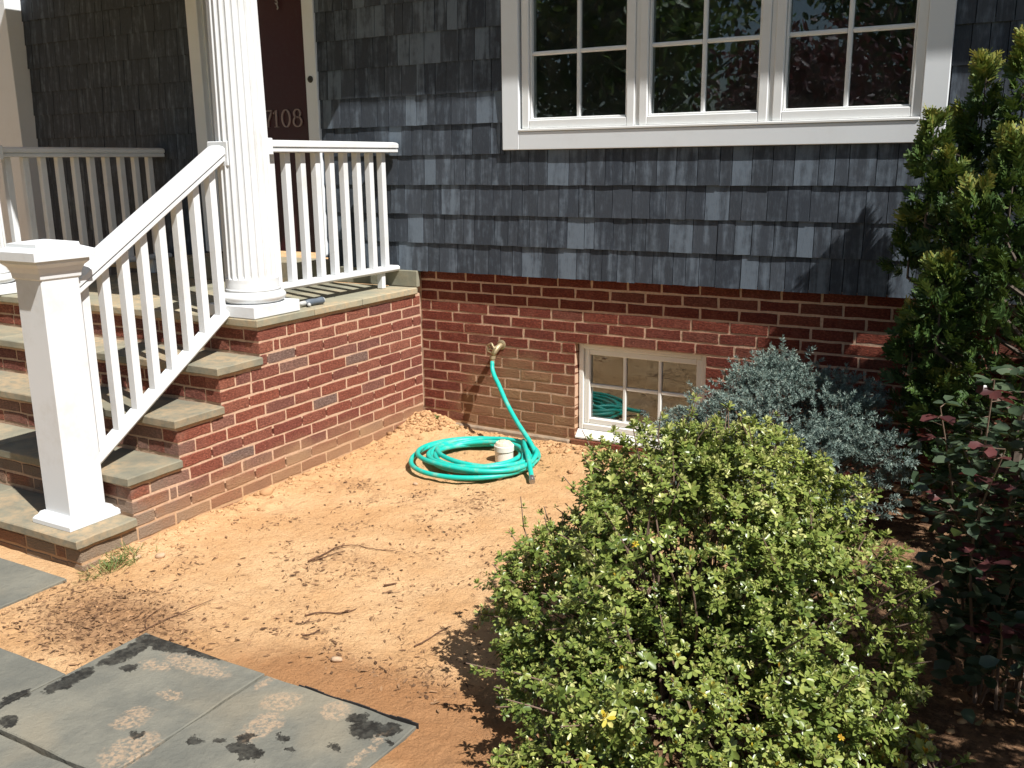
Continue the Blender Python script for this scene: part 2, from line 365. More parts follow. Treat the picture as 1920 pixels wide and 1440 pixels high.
def arrmesh(name, V, T, mat, tint=None, smooth=False, origin=(0, 0, 0)):
    me = bpy.data.meshes.new(name); V = np.asarray(V, np.float32) - np.asarray(origin, np.float32); T = np.asarray(T, np.int32)
    me.vertices.add(len(V)); me.vertices.foreach_set('co', V.ravel())
    me.loops.add(len(T)*3); me.loops.foreach_set('vertex_index', T.ravel())
    me.polygons.add(len(T)); me.polygons.foreach_set('loop_start', np.arange(0, len(T)*3, 3, dtype=np.int32))
    me.polygons.foreach_set('loop_total', np.full(len(T), 3, np.int32))
    if smooth: me.polygons.foreach_set('use_smooth', np.ones(len(T), bool))
    me.update(calc_edges=True); me.validate()
    if tint is not None:
        at = me.attributes.new('tint', 'FLOAT', 'POINT'); at.data.foreach_set('value', np.asarray(tint, np.float32))
    me.materials.append(MAT[mat]); return me

def unit(a): return a/np.maximum(np.linalg.norm(a, axis=-1, keepdims=True), 1e-9)
LEAF_P = np.array([(0,0,0),(.38,-.42,.10),(.40,0,0),(.38,.42,.10),(.78,-.44,.10),(.80,0,.0),(.78,.44,.10),(1,0,-.03)])
LEAF_T = np.array([(0,1,2),(0,2,3),(1,4,5),(1,5,2),(2,5,6),(2,6,3),(4,7,5),(5,7,6)])
def leaves(pos, axis, nrm, ln, wd, tp=LEAF_P, tt=LEAF_T):
    axis = unit(axis); side = unit(np.cross(nrm, axis)); n2 = np.cross(axis, side)
    L = ln[:, None, None]; W = wd[:, None, None]
    V = pos[:, None, :] + axis[:, None, :]*tp[None, :, 0:1]*L + side[:, None, :]*tp[None, :, 1:2]*W + n2[:, None, :]*tp[None, :, 2:3]*W
    N = len(pos); T = tt[None] + (np.arange(N)*len(tp))[:, None, None]
    return V.reshape(-1, 3), T.reshape(-1, 3)
def join(lst):
    Vs, Ts, ts, o = [], [], [], 0
    for V, T, t in lst:
        Vs.append(V); Ts.append(T+o); ts.append(t); o += len(V)
    return np.concatenate(Vs), np.concatenate(Ts), np.concatenate(ts)
def randdir(n, g=rng): return unit(g.normal(size=(n, 3)))

def vnoise(x, y, seed=0):
    xi = np.floor(x).astype(np.int64); yi = np.floor(y).astype(np.int64); fx = x-xi; fy = y-yi
    fx = fx*fx*(3-2*fx); fy = fy*fy*(3-2*fy)
    def h(a, b): 
        k = (a*374761393 + b*668265263 + seed*1442695041) & 0x7fffffff
        k = ((k ^ (k >> 13))*1274126177) & 0x7fffffff
        return ((k ^ (k >> 16)) & 0xffff)/65535.0
    return (h(xi, yi)*(1-fx)+h(xi+1, yi)*fx)*(1-fy) + (h(xi, yi+1)*(1-fx)+h(xi+1, yi+1)*fx)*fy
def fbm(x, y, o=4, seed=0):
    t = 0; a = .5
    for k in range(o): t = t + a*(vnoise(x*2**k, y*2**k, seed+k)-.5); a *= .5
    return t

# ------------------------------------------------------------------ measured layout
CO = 0.06397                 # brick course
BL = 0.2127                  # brick length with joint
ZT = 0.0832                  # porch floor top
RISE, RUN = 3*CO, 0.27917
Y0 = -1.4515                 # porch nosing
GZ = -0.83

# ------------------------------------------------------------------ ground
def gheight(x, y):
    z = np.full_like(x, GZ)
    near = np.clip((y+1.0)/1.0, 0, 1)
    z = z + .028*near**1.5*(x > -.2)
    z = z + .075*np.exp(-((x-.05)**2/.035 + (y+.06)**2/.05))
    z = z + .035*np.exp(-((x-1.35)**2/.20 + (y+.25)**2/.02))
    z = z + .020*np.exp(-((x-.02)**2/.012))*(y < -.1)*(y > -2.45)
    wall = np.clip(1-np.minimum(np.abs(x-.02)/.22 + 9*(y < -2.45), np.abs(y)/.32), 0, 1)
    rough = (fbm(x*3, y*3, 3, 3)*.022 + fbm(x*14, y*14, 3, 9)*.016 + np.maximum(fbm(x*22, y*22, 2, 5), 0)*wall*.05)
    z = z + rough
    patch = np.clip(fbm(x*1.7+4, y*1.7, 3, 21)*3+.45, 0, 1)
    z = z + (.3+.7*patch)*(fbm(x*34, y*34, 2, 31)*.007 + np.maximum(fbm(x*60, y*60, 2, 41)-.12, 0)*.025)
    ridge = np.exp(-((y+2.05-.25*(x-1.2))**2)/.004)*np.clip(1-np.abs(x-1.4)/.6, 0, 1); z = z - .008*ridge
    slab = (y < -2.72) & (x < 2.0) & (x > .6); z = np.where(slab, np.minimum(z, GZ+.004), z)
    slab2 = ((x < .1) & (y < -2.6)) | ((x < .75) & (y < -3.08)); z = np.where(slab2, np.minimum(z, GZ+.001), z)
    under = ((x < 1.86) & (x > .76) & (y < -2.84) & (y > -4.8)) | ((x < .64) & (y < -3.17)) | ((x < -.02) & (y < -2.7)); z = np.where(under, GZ-.03, z)
    inside = (y > .03) | ((x < -.04) & (y > -2.5)); z = np.where(inside, GZ-.06, z)
    return z
gx = np.concatenate([-np.geomspace(400, 1.3, 22), np.linspace(-1.1, -.06, 20), np.linspace(-.04, 2.4, 400), np.linspace(2.42, 4.6, 110), np.geomspace(5, 400, 22)])
gy = np.concatenate([-np.geomspace(400, 5.6, 24), np.linspace(-5.4, -3.5, 30), np.linspace(-3.48, .04, 520), np.geomspace(.3, 400, 16)])
GX, GY = np.meshgrid(gx, gy); GZZ = gheight(GX, GY)
nx_, ny_ = len(gx), len(gy)
idx = np.arange(nx_*ny_).reshape(ny_, nx_)
q = np.stack([idx[:-1, :-1], idx[:-1, 1:], idx[1:, 1:], idx[1:, :-1]], -1).reshape(-1, 4)
T = np.concatenate([q[:, [0, 1, 2]], q[:, [0, 2, 3]]])
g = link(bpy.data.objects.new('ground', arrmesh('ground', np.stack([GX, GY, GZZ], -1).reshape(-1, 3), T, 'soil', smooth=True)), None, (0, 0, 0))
tag(g, 'bare orange sandy soil of the dug-out flower bed', 'ground', kind='structure')
def ghs(x, y): return float(gheight(np.array([x]), np.array([y]))[0])

# paving slabs of the walkway
walk = thing('walkway', 'bluestone slab walkway with wet dark splashes', 'walkway', (1.0, -3.2, GZ)); walk['kind'] = 'structure'
def slab(x0, x1, y0, y1, z1):
    n = 14; mb = MB(); j = lambda a=.006: random.uniform(-a, a)
    ring = []
    for (xa, ya, xb, yb) in ((x0, y0, x1, y0), (x1, y0, x1, y1), (x1, y1, x0, y1), (x0, y1, x0, y0)):
        for k in range(n//2):
            t = k/(n//2); ring.append((xa+(xb-xa)*t+j(.004), ya+(yb-ya)*t+j(.004)))
    N_ = len(ring); cx, cy = (x0+x1)/2, (y0+y1)/2
    vs = [(a, b, z1-.045) for a, b in ring] + [(a, b, z1-.003) for a, b in ring]
    vs += [(cx+(a-cx)*(1-.004/abs(x1-x0)*2), cy+(b-cy)*(1-.004/abs(y1-y0)*2), z1+j(.0012)) for a, b in ring]
    fs = [tuple(range(N_-1, -1, -1)), tuple(range(2*N_, 3*N_))]
    for r_ in range(2):
        for i in range(N_): k = (i+1) % N_; fs.append((r_*N_+i, r_*N_+k, r_*N_+N_+k, r_*N_+N_+i))
    mb.add(vs, fs); return part('paving_slab', mb, 'paving', walk)
G = .005
slab(.700+G, 1.300-G, -3.415, -2.795, -.816); slab(1.300+G, 1.912, -3.405, -2.795, -.818)
slab(.09, .700-G, -3.60, -3.115, -.819); slab(-.52, .09-G, -3.60, -3.115, -.818)
slab(-.60, .035, -3.10, -2.635, -.818); slab(-1.25, -.60-G, -3.10, -2.635, -.819)
slab(.700+G, 1.30-G, -4.03, -3.430, -.818); slab(1.30+G, 1.912, -4.03, -3.425, -.817); slab(.09, .70-G, -4.2, -3.61, -.818)

eb = MB(); n_e = 18
for i in range(n_e):
    a_, b_ = 1.44+.478*i/n_e, 1.44+.478*(i+1)/n_e
    eb.box(a_, b_-.0002, -2.7915+.0012*math.sin(i*1.3), -2.7880+.0012*math.sin(i*1.3), -.85, -.819+.003*math.sin(i*.9)+.006*(i/n_e))
tag(part('edging_strip', eb, 'black_rubber', None, (1.63, -2.79, -.83)), 'thin black edging strip between the walkway slab and the soil', 'edging')

# ------------------------------------------------------------------ bricks
def brick_mesh(mat, seed):
    rd = random.Random(seed); L, H, D = .2025, .0545, .098; mb = MB()
    j = lambda a: rd.uniform(-a, a)
    per = [(-L/2, -H/2), (-L/5, -H/2), (L/5, -H/2), (L/2, -H/2), (L/2, 0), (L/2, H/2), (L/5, H/2), (-L/5, H/2), (-L/2, H/2), (-L/2, 0)]
    out = [(a+j(.0022), b+j(.0022)) for a, b in per]
    vs = [(a, D, b) for a, b in per] + [(a, .004+j(.0008), b) for a, b in out]
    vs += [((abs(a)-.0032)*math.copysign(1, a) + j(.001), j(.0010), (abs(b)-.0032)*math.copysign(1, b)+j(.001)) if abs(b) > .001 else ((abs(a)-.0032)*math.copysign(1, a), j(.001), b) for a, b in out]
    n = 10; fs = [tuple(range(2*n, 3*n)), tuple(range(n-1, -1, -1))]
    for r_ in range(2):
        for i in range(n): k = (i+1) % n; fs.append((r_*n+i, r_*n+k, r_*n+n+k, r_*n+n+i))
    mb.add(vs, fs); return tomesh('brick', mb, mat)
BH = [brick_mesh('brick_house', 100+i) for i in range(10)]
BP = [brick_mesh('brick_porch', 200+i) for i in range(10)]
JT = .0095
def put_brick(meshes, parent, a, b, z0, face, plane, deep=0.0):
    """brick from a to b along the wall; face '-y': along x on plane y; '+x': along y on plane x"""
    ln = b-a
    if ln < .018: return
    zc = z0 + CO/2; sx = ln/.2025; off = random.uniform(-.0014, .0008)+deep
    if face == '-y': inst('brick', random.choice(meshes), parent, ((a+b)/2, plane+off, zc), random.uniform(-.004, .004), (sx, 1, 1))
    else: inst('brick', random.choice(meshes), parent, (plane-off, (a+b)/2, zc), math.pi/2+random.uniform(-.004, .004), (sx, 1, 1))
def course(meshes, parent, a, b, first, z0, face, plane):
    """fill a..b with bricks; 'first' is the position of one head joint centre"""
    k = math.floor((a-first)/BL); s = first + k*BL; js = []
    while s < b:
        s += BL*1.0; js.append(s + random.uniform(-.008, .008))
    edges = [a-JT/2] + [t for t in js if a+.03 < t < b-.03] + [b+JT/2]
    for p_, q_ in zip(edges[:-1], edges[1:]): put_brick(meshes, parent, p_+JT/2+random.uniform(-.001, .001), q_-JT/2, z0, face, plane)

# ------------------------------------------------------------------ house
house = thing('house', 'grey shingled house with white windows above a red brick foundation', 'house', (1.2, 0, GZ))
WX0, WX1, WZ0, WZ1 = .648, 2.960, .905, 2.20       # upper window casing
BX0, BX1, BZ0, BZ1 = 1.083, 1.872, -12*CO, -3*CO   # basement window opening
XR = 5.2
f = MB(); R_ = .0022
f.box(-.25, BX0-.0, R_, .16, -1.0, .19); f.box(BX1, XR, R_, .16, -1.0, .19); f.box(BX0+.0, BX1-.0, R_, .16, BZ1+.0005, .1895); f.box(BX0, BX1, R_, .16, -1.0, BZ0-.0005)
found = part('foundation_wall', f, 'mortar', house)
offs = [.074, .022, .105, .14, .058, .170, .080, .183, .075, .165, .09, .19]
for k in range(-3, 12):
    z0 = -(k+1)*CO + 0.0
    fo = offs[k] if k >= 0 else (.02+.106*(k % 2))
    spans = [(.004, BX0), (BX1, 3.9)] if k >= 3 else [(.004, 3.9)]
    for (a, b) in spans: course(BH, found, a, b, fo, z0, '-y', 0.0)
for i in range(4):   # brick sill course under the basement window
    put_brick(BH, found, BX0-.02+i*.213, BX0+.185+i*.213, BZ0-CO, '-y', -.012)
part('footing', MB().box(-.02, BX0-.03, -.022, .05, -1.0, -12*CO-.012, .008), 'concrete', found)

# siding: backing boards with openings, then shingles one by one
DX0, DX1, TX0, TX1 = -1.71, -.80, -1.82, -.703
sb = MB(); yb0, yb1 = -.030, .12; ZS = .186; ZTOP = 2.72
sb.box(-3.7, TX0+.01, yb0, yb1, -.2, ZTOP); sb.box(TX1-.01, WX0+.02, yb0, yb1, .196, ZTOP); sb.box(WX1-.02, XR, yb0, yb1, .196, ZTOP)
sb.box(WX0+.02, WX1-.02, yb0, yb1, .196, WZ0+.02); sb.box(WX0+.02, WX1-.02, yb0, yb1, WZ1-.02, ZTOP); sb.box(TX0+.01, TX1-.01, yb0, yb1, 2.16, ZTOP)
siding = part('siding', sb, 'dark', house)
EXPO = .1745
def shingle(x0, x1, z0, z1, top_full):
    h = z1-z0; ov = .02 if top_full else 0
    j = lambda a=.0012: random.uniform(-a, a)
    yf0 = -.0485+j(.0015); s = .0085/EXPO; yt = yf0 + s*(h+ov)
    zb0, zb1 = z0+j(.0022), z0+j(.0022)
    vs = [(x0, yf0, zb0), (x1, yf0+j(.0008), zb1), (x1, yf0+.0088, zb1), (x0, yf0+.0088, zb0),
          (x0, yt, z1+ov), (x1, yt, z1+ov), (x1, yt+.002, z1+ov), (x0, yt+.002, z1+ov)]
    c = Vector(((x0+x1)/2, yf0, z0))
    mb = MB().add(vs, [(0,3,2,1),(4,5,6,7),(0,1,5,4),(1,2,6,5),(2,3,7,6),(3,0,4,7)]); return mb, c
dark_mb = MB()
for i in range(-2, 14):
    z0 = ZS + i*EXPO; z1 = z0+EXPO
    spans = [(-3.62, TX0)]
    if i >= 0: spans += [(TX1, WX0), (WX0, WX1), (WX1, 3.85)]
    x = -3.62
    if i < 0: spans = [(-3.62, TX0)]
    segs = []
    widths = [.068, .080, .095, .108, .118, .130]
    if i >= 0 and z1 <= WZ0+.03: spans = [(-3.62, TX0), (TX1, 3.85)]
    elif i >= 0 and z0 < WZ1: spans = [(-3.62, TX0), (TX1, WX0), (WX1, 3.85)]
    for (a, b) in spans:
        x = a - random.uniform(0, .08)
        while x < b:
            wd = random.choice(widths)+random.uniform(-.008, .008); xa, xb = max(a, x+.0018), min(b, x+wd-.0018); x += wd
            if xb-xa < .012: continue
            zz1 = z1
            if 3.5 > i > 2.5 and xa > WX0 and xb < WX1: zz1 = WZ0-.002
            mb, c = shingle(xa, xb, z0, zz1, zz1 == z1)
            if a < -2 or z0 > 1.80: dark_mb.add(mb.v, mb.f)
            else: part('shingle', mb, 'shingle', siding, c)
po = part('porch_shingles', dark_mb, 'shingle', siding); po['kind'] = 'stuff'

# upper casement window
def frame_mb(x0, x1, z0, z1, wdt, y0, y1, bv=.003, bot=None):
    b = wdt if bot is None else bot; mb = MB()
    mb.box(x0, x0+wdt, y0, y1, z0, z1, bv); mb.box(x1-wdt, x1, y0, y1, z0, z1, bv)
    mb.box(x0+wdt-.001, x1-wdt+.001, y0+.0012, y1-.001, z0, z0+b, bv); mb.box(x0+wdt-.001, x1-wdt+.001, y0+.0012, y1-.001, z1-wdt, z1, bv); return mb
win = part('window', frame_mb(WX0, WX1, WZ0, WZ1, .108, -.062, .10, .003, .098), 'trim', house)
sill = MB().prism([(-.075, .988), (-.064, .988), (-.0, 1.012), (0.0, 1.02), (-.072, 1.006)], 0, WX0+.1085, WX1-.1085)
part('sill', MB().box(WX0+.109, WX1-.109, -.066, .09, 1.0045, 1.019, .003), 'vinyl_up', win)
sashes = [(.768, 1.447), (1.472, 2.148), (2.173, 2.852)]
for (a, b) in sashes:
    sa = part('sash', frame_mb(a, b, 1.0205, 2.085, .046, -.048, .03, .004), 'vinyl_up', win)
    part('inner_stop', frame_mb(a+.047, b-.047, 1.0675, 2.038, .010, -.034, .03, .003), 'vinyl_up', win)
    gx0, gx1, gz0, gz1 = a+.056, b-.056, 1.0765, 2.029; mxc = (gx0+gx1)/2; mz = [1.420, 1.750]
    part('muntin', MB().box(mxc-.011, mxc+.011, -.022, .006, gz0-.003, gz1+.003, .005), 'vinyl_up', win)
    for z in mz:
        part('muntin', MB().box(gx0-.003, mxc-.0105, -.021, .005, z-.011, z+.011, .005), 'vinyl_up', win)
        part('muntin', MB().box(mxc+.0105, gx1+.003, -.021, .005, z-.011, z+.011, .005), 'vinyl_up', win)
    zs = [gz0-.004] + mz + [gz1+.004]
    for (xa, xb) in ((gx0-.004, mxc), (mxc, gx1+.004)):
        for za, zb in zip(zs[:-1], zs[1:]): part('pane', MB().box(xa+.001, xb-.001, -.006+random.uniform(-.0004, .0004), -.003, za+.001, zb-.001), 'glass', win)
for x in (1.4595, 2.1605): part('mullion', MB().box(x-.0115, x+.0115, -.040, .08, 1.0195, 2.09, .002), 'vinyl_up', win)
rm = MB(); rm.add([(.4,.14,.5),(3.2,.14,.5),(3.2,3,.5),(.4,3,.5),(.4,.14,2.4),(3.2,.14,2.4),(3.2,3,2.4),(.4,3,2.4)], [(0,1,2,3),(7,6,5,4),(2,6,7,3),(0,3,7,4),(1,5,6,2)])
part('room_interior', rm, 'room', win)

# basement window
bw = part('basement_window', frame_mb(BX0+.006, BX1-.006, BZ0+.052, BZ1-.006, .030, .042, .12, .004, .034), 'vinyl', house)
part('sill', MB().prism([(.0, BZ0+.004), (.11, BZ0+.004), (.11, BZ0+.0515), (.04, BZ0+.050), (.0, BZ0+.012)], 0, BX0+.004, BX1-.004), 'vinyl', bw)
part('sash', frame_mb(BX0+.037, BX1-.037, BZ0+.087, BZ1-.037, .034, .055, .11, .005), 'vinyl', bw)
gx0, gx1, gz0, gz1 = BX0+.071, BX1-.071, BZ0+.121, BZ1-.071; cw = (gx1-gx0)/3; zm = (gz0+gz1)/2 + .005
for i in (1, 2): part('muntin', MB().box(gx0+cw*i-.010, gx0+cw*i+.010, .066, .09, gz0-.003, gz1+.003, .004), 'vinyl', bw)
for i in range(3):
    part('muntin', MB().box(gx0+cw*i+(.0098 if i else -.003), gx0+cw*(i+1)-(.0098 if i < 2 else -.003), .067, .089, zm-.010, zm+.010, .004), 'vinyl', bw)
    for (za, zb) in ((gz0-.003, zm), (zm, gz1+.003)):
        part('pane', MB().box(gx0+cw*i+.001-(.003 if i == 0 else 0), gx0+cw*(i+1)-.001+(.003 if i == 2 else 0), .078, .081, za+.001, zb-.001), 'glass', bw)
rm = MB(); rm.add([(.9,.165,-1.0),(2.1,.165,-1.0),(2.1,1.6,-1.0),(.9,1.6,-1.0),(.9,.165,.1),(2.1,.165,.1),(2.1,1.6,.1),(.9,1.6,.1)], [(0,1,2,3),(7,6,5,4),(2,6,7,3),(0,3,7,4),(1,5,6,2)])
part('room_interior', rm, 'room', bw)

# front door
dr = part('door', MB().box(DX0, DX1, .020, .066, .26, 2.08, .003), 'door', house)
pn = MB()
for (xa, xb) in ((DX0+.11, -1.30), (-1.21, DX1-.11)):
    for (za, zb) in ((.42, .98), (1.30, 1.74)): pn.box(xa, xb, .012, .0205, za, zb, .006)
for (xa, xb) in ((DX0+.002, DX0+.004),): pn.box(xa, xb, .015, .0198, .3, 2.0)
NUMZ, NH = 1.082, .108
def stroke(parent, pts, wd):
    m_ = MB(); P_ = [Vector((a, 0, b)) for a, b in pts]; L_ = len(P_); vs = []
    closed = (P_[0]-P_[-1]).length < 1e-6
    for i in range(L_):
        if closed: t = P_[(i+1) % (L_-1)] - P_[(i-1) % (L_-1)]
        else: t = P_[min(i+1, L_-1)] - P_[max(i-1, 0)]
        t.normalize(); n_ = Vector((-t.z, 0, t.x)); wv = wd*(.62+.75*abs(n_.x))/2
        for s_ in (-1, 1):
            for yy in (.011, .0195): vs.append((P_[i].x+n_.x*wv*s_, yy, P_[i].z+n_.z*wv*s_))
    fs = []
    for i in range(L_-1):
        b = i*4; fs += [(b, b+4, b+6, b+2), (b+1, b+3, b+7, b+5), (b, b+1, b+5, b+4), (b+2, b+6, b+7, b+3)]
    if not closed: fs += [(0, 2, 3, 1), (L_*4-4, L_*4-3, L_*4-1, L_*4-2)]
    m_.add(vs, fs); return m_
def ell(cx, cz, rx, rz, n=26): return [(cx+rx*math.cos(2*math.pi*i/n), cz+rz*math.sin(2*math.pi*i/n)) for i in range(n)] + [(cx+rx, cz)]
def digit(strokes):
    mb = MB()
    for pts, wd in strokes:
        s_ = stroke(None, pts, wd); mb.add(s_.v, s_.f)
    part('house_number', mb, 'number', dr)
z0, z1 = NUMZ, NUMZ+NH
digit([([(-1.235, z1-.014), (-1.233, z1-.002), (-1.172, z1-.002), (-1.185, z1-.03), (-1.205, z0+.04), (-1.214, z0)], .0105), ([(-1.232, z0+.001), (-1.196, z0+.001)], .006)])
digit([([(-1.158, z1-.022), (-1.134, z1), (-1.134, z0+.002)], .0105), ([(-1.155, z0+.001), (-1.113, z0+.001)], .006)])
digit([(ell(-1.048, (z0+z1)/2, .034, NH/2), .0105)])
digit([(ell(-.949, z1-.026, .027, .026), .0095), (ell(-.949, z0+.030, .034, .031), .0105)])
kn = MB().tube([(-1.07, .008, 1.865), (-1.055, .004, 1.868), (-1.052, .006, 1.85), (-1.062, .006, 1.842), (-1.07, .006, 1.85), (-1.056, .004, 1.845), (-1.05, .006, 1.82), (-1.06, .01, 1.812)], .0045, 8)
part('knocker', kn, 'steel', dr, smooth=True)
tm = MB(); tm.box(TX0, DX0-.004, -.062, .06, .24, 2.18, .004); tm.box(DX1+.004, TX1, -.062, .06, .24, 2.18, .004); tm.box(DX0-.005, DX1+.005, -.060, .06, 2.085, 2.179, .004)
dt = part('door_trim', tm, 'trim', house)
jm = MB(); jm.box(DX0-.0035, DX0+.012, -.02, .0195, .262, 2.083, .002); jm.box(DX1-.012, DX1+.0035, -.02, .0195, .262, 2.083, .002)
part('door_stop', jm, 'trim', dt)
part('doorbell', MB().lathe([(.021, 0), (.021, .004), (.016, .008), (.015, .012), (.006, .013)], 0, 0, 20), 'bell', dt)
db = bpy.data.objects['doorbell']; db.data.transform(Matrix.Translation(Vector((-.752, -.062, 1.362))-rootpos(house)) @ Matrix.Rotation(math.pi/2, 4, 'X') @ Matrix.Translation(rootpos(house)))

# stone plinth on the porch side of the wall, white corner pilaster, eave
part('stone_baseboard', MB().box(-3.6, .018, -.062, -.0305, ZT-.0, .186, .004), 'cap', house)
part('corner_pilaster', MB().box(-4.4, -3.621, -.175, .10, GZ, 3.0, .004), 'trim', house)
part('eave', MB().box(-2.70, 7.0, -.40, 1.2, 2.705, 2.88, .01), 'trim', house)
part('roof', MB().prism([(-.46, 2.8805), (4.0, 4.9), (4.0, 5.0), (-.46, 2.95)], 0, -2.72, 7.2), 'roof', house)

# ------------------------------------------------------------------ porch
porch = thing('porch', 'brick front porch with bluestone steps up to the red door', 'porch', (-1.1, -1.2, GZ))
PXL = -2.36
core = MB()
yR = [Y0 + .028 - n*RUN for n in range(5)]
ztread = [ZT - n*RISE for n in range(5)]
for n in range(5):
    zb = ztread[n+1]-.010 if n < 4 else -1.0
    core.box(PXL+.007, -.0026, yR[n]+.0026, -.004, zb+.0004, ztread[n]-.042)
base = part('base_wall', core, 'mortar', porch)
sideoff = {0: .31, 1: .204}
for k in range(0, 14):
    n = min(k//3, 4); z0 = .0282-(k+1)*CO; ylim = yR[n]
    fo = -.204 if k % 2 else -.31
    fo += random.uniform(-.03, .03) if k > 1 else 0
    row_has_front = (k % 3 != 2)
    if row_has_front:
        if k % 2: put_brick(BP, base, ylim+.0, ylim+.098, z0, '+x', 0.0); a = ylim+.098+JT; head = .2025
        else: put_brick(BP, base, ylim+.0, ylim+.2025, z0, '+x', 0.0); a = ylim+.2025+JT; head = .098
        if k % 2: put_brick(BP, base, -.2025-.001, -.0995, z0, '-y', ylim)
        course(BP, base, PXL, -head-JT if k % 2 == 0 else -.2025-JT, random.uniform(0, .2), z0, '-y', ylim)
    else: a = ylim+.004
    course(BP, base, a, -.012, fo, z0, '+x', 0.0)
# treads and floor stones
def stonebox(x0, x1, y0, y1, z0, z1, mat):
    mb = MB(); j = lambda a: random.uniform(-a, a); n = 7; ring = []
    for (xa, ya, xb, yb_) in ((x0, y0, x1, y0), (x1, y0, x1, y1), (x1, y1, x0, y1), (x0, y1, x0, y0)):
        for k in range(n): t = k/n; ring.append((xa+(xb-xa)*t+(j(.003) if k else 0), ya+(yb_-ya)*t+(j(.003) if k else 0)))
    N_ = len(ring); cx, cy = (x0+x1)/2, (y0+y1)/2
    sx, sy = 1-.010/abs(x1-x0), 1-.010/abs(y1-y0)
    vs = [(cx+(a-cx)*sx, cy+(b-cy)*sy, z0) for a, b in ring] + [(a, b, z0+.006) for a, b in ring] + [(a+j(.001), b+j(.001), z1-.005) for a, b in ring] + [(cx+(a-cx)*sx, cy+(b-cy)*sy, z1+j(.0008)) for a, b in ring]
    fs = [tuple(range(N_-1, -1, -1)), tuple(range(3*N_, 4*N_))]
    for r_ in range(3):
        for i in range(N_): k = (i+1) % N_; fs.append((r_*N_+i, r_*N_+k, r_*N_+N_+k, r_*N_+N_+i))
    mb.add(vs, fs); return mb
for n in range(1, 5):
    yf = Y0 - n*RUN; z1 = ztread[n]; cuts = [.022, -.98+.2*random.random(), -1.75, -2.38]
    for a, b in zip(cuts[:-1], cuts[1:]): part('tread_stone', stonebox(b+.003, a-(.003 if a < 0 else 0), yf, yR[n-1]-.002, z1-.0415, z1+random.uniform(-.001, .001), 'tread'), 'tread', porch)
ycuts = [Y0, -1.02, -.61, -.064]
for i, (a, b) in enumerate(zip(ycuts[:-1], ycuts[1:])):
    part('floor_stone', stonebox(-.46, .022, a+(.002 if i else 0), b-.002, ZT-.0415, ZT+random.uniform(-.0012, .0012), 'cap'), 'cap', porch)
    for (xa, xb) in ((-1.10, -.464), (-1.74, -1.104), (-2.38, -1.744)):
        part('floor_stone', stonebox(xa, xb, a+(.002 if i else 0), b-.002, ZT-.0415, ZT+random.uniform(-.0012, .0012), 'cap'), 'cap', porch)
part('doorstep', stonebox(-1.80, -.66, -.33, -.0635, ZT+.0015, .232, 'cap'), 'cap', porch)
part('porch_roof', MB().box(-3.25, .22, -1.66, -.0635, 2.287, 2.55, .01), 'trim', porch)

# ------------------------------------------------------------------ columns
def column(cx, cy, label):
    t = thing('porch_column', label, 'column', (cx, cy, ZT), 'fluted porch columns')
    part('plinth', MB().box(cx-.166, cx+.166, cy-.166, cy+.166, ZT+.0015, ZT+.064, .004), 'white', t)
    pr = [(.150, ZT+.064)] + [(.138+.029*math.sin(math.pi*i/10)**.7, ZT+.066+.060*i/10) for i in range(11)] + [(.1405, ZT+.127), (.1405, ZT+.134), (.1385, ZT+.1395)]
    part('base_ring', MB().lathe(pr, cx, cy, 48), 'white', t, smooth=True)
    nf = 24; sub = 8; n = nf*sub; rings = []
    zs = [ZT+.1402, ZT+.170, ZT+.188, ZT+.196, ZT+.206] + list(np.linspace(ZT+.26, 2.14, 10)) + [2.16, 2.18, 2.2865]
    mb = MB(); vs = []
    for z in zs:
        rr = .1355 - .0150*max(0, z-.3)/1.3
        dep = 0 if (z < ZT+.189 or z > 2.165) else (.006 if z < ZT+.2 or z > 2.15 else .0085)
        if z < ZT+.165: rr += .002
        for i in range(n):
            ph = (i % sub)/sub; d = dep*math.sqrt(max(0, math.sin(math.pi*min(1, max(0, (ph-.16)/.84))))) if dep else 0
            a = 2*math.pi*i/n; vs.append((cx+(rr-d)*math.cos(a), cy+(rr-d)*math.sin(a), z))
    fs = []
    for k in range(len(zs)-1):
        for i in range(n): j = (i+1) % n; fs.append((k*n+i, k*n+j, k*n+n+j, k*n+n+i))
    mb.add(vs, fs); part('shaft', mb, 'white', t)
    return t
column(-.157, -1.280, 'white fluted porch column standing at the top of the stair railing')
column(-2.25, -1.430, 'white fluted porch column cut off by the left edge of the picture')

# ------------------------------------------------------------------ railings
def rail_profile(w_, h_):
    # handrail section (x, z) with a crowned top, a groove and a lower fillet
    return [(-w_*.44, 0), (w_*.44, 0), (w_*.46, h_*.06), (w_*.46, h_*.30), (w_*.41, h_*.33), (w_*.41, h_*.40), (w_*.5, h_*.46), (w_*.5, h_*.80), (w_*.40, h_*.93), (w_*.2, h_), (-w_*.2, h_), (-w_*.40, h_*.93), (-w_*.5, h_*.80), (-w_*.5, h_*.46), (-w_*.41, h_*.40), (-w_*.41, h_*.33), (-w_*.46, h_*.30), (-w_*.46, h_*.06)]
def railbar(prof, cx, ya, za, yb_, zb, miter=True):
    mb = MB(); vs = []; n = len(prof)
    for (y, z) in ((ya, za), (yb_, zb)):
        for (dx, dz) in prof: vs.append((cx+dx, y, z+dz))
    mb.add(vs, [tuple(range(n-1, -1, -1)), tuple(range(n, 2*n))] + [(i, (i+1) % n, n+(i+1) % n, n+i) for i in range(n)]); return mb
BPROF = [(-.034, 0), (.034, 0), (.044, .012), (.044, .026), (.030, .034), (-.030, .034), (-.044, .026), (-.044, .012)]
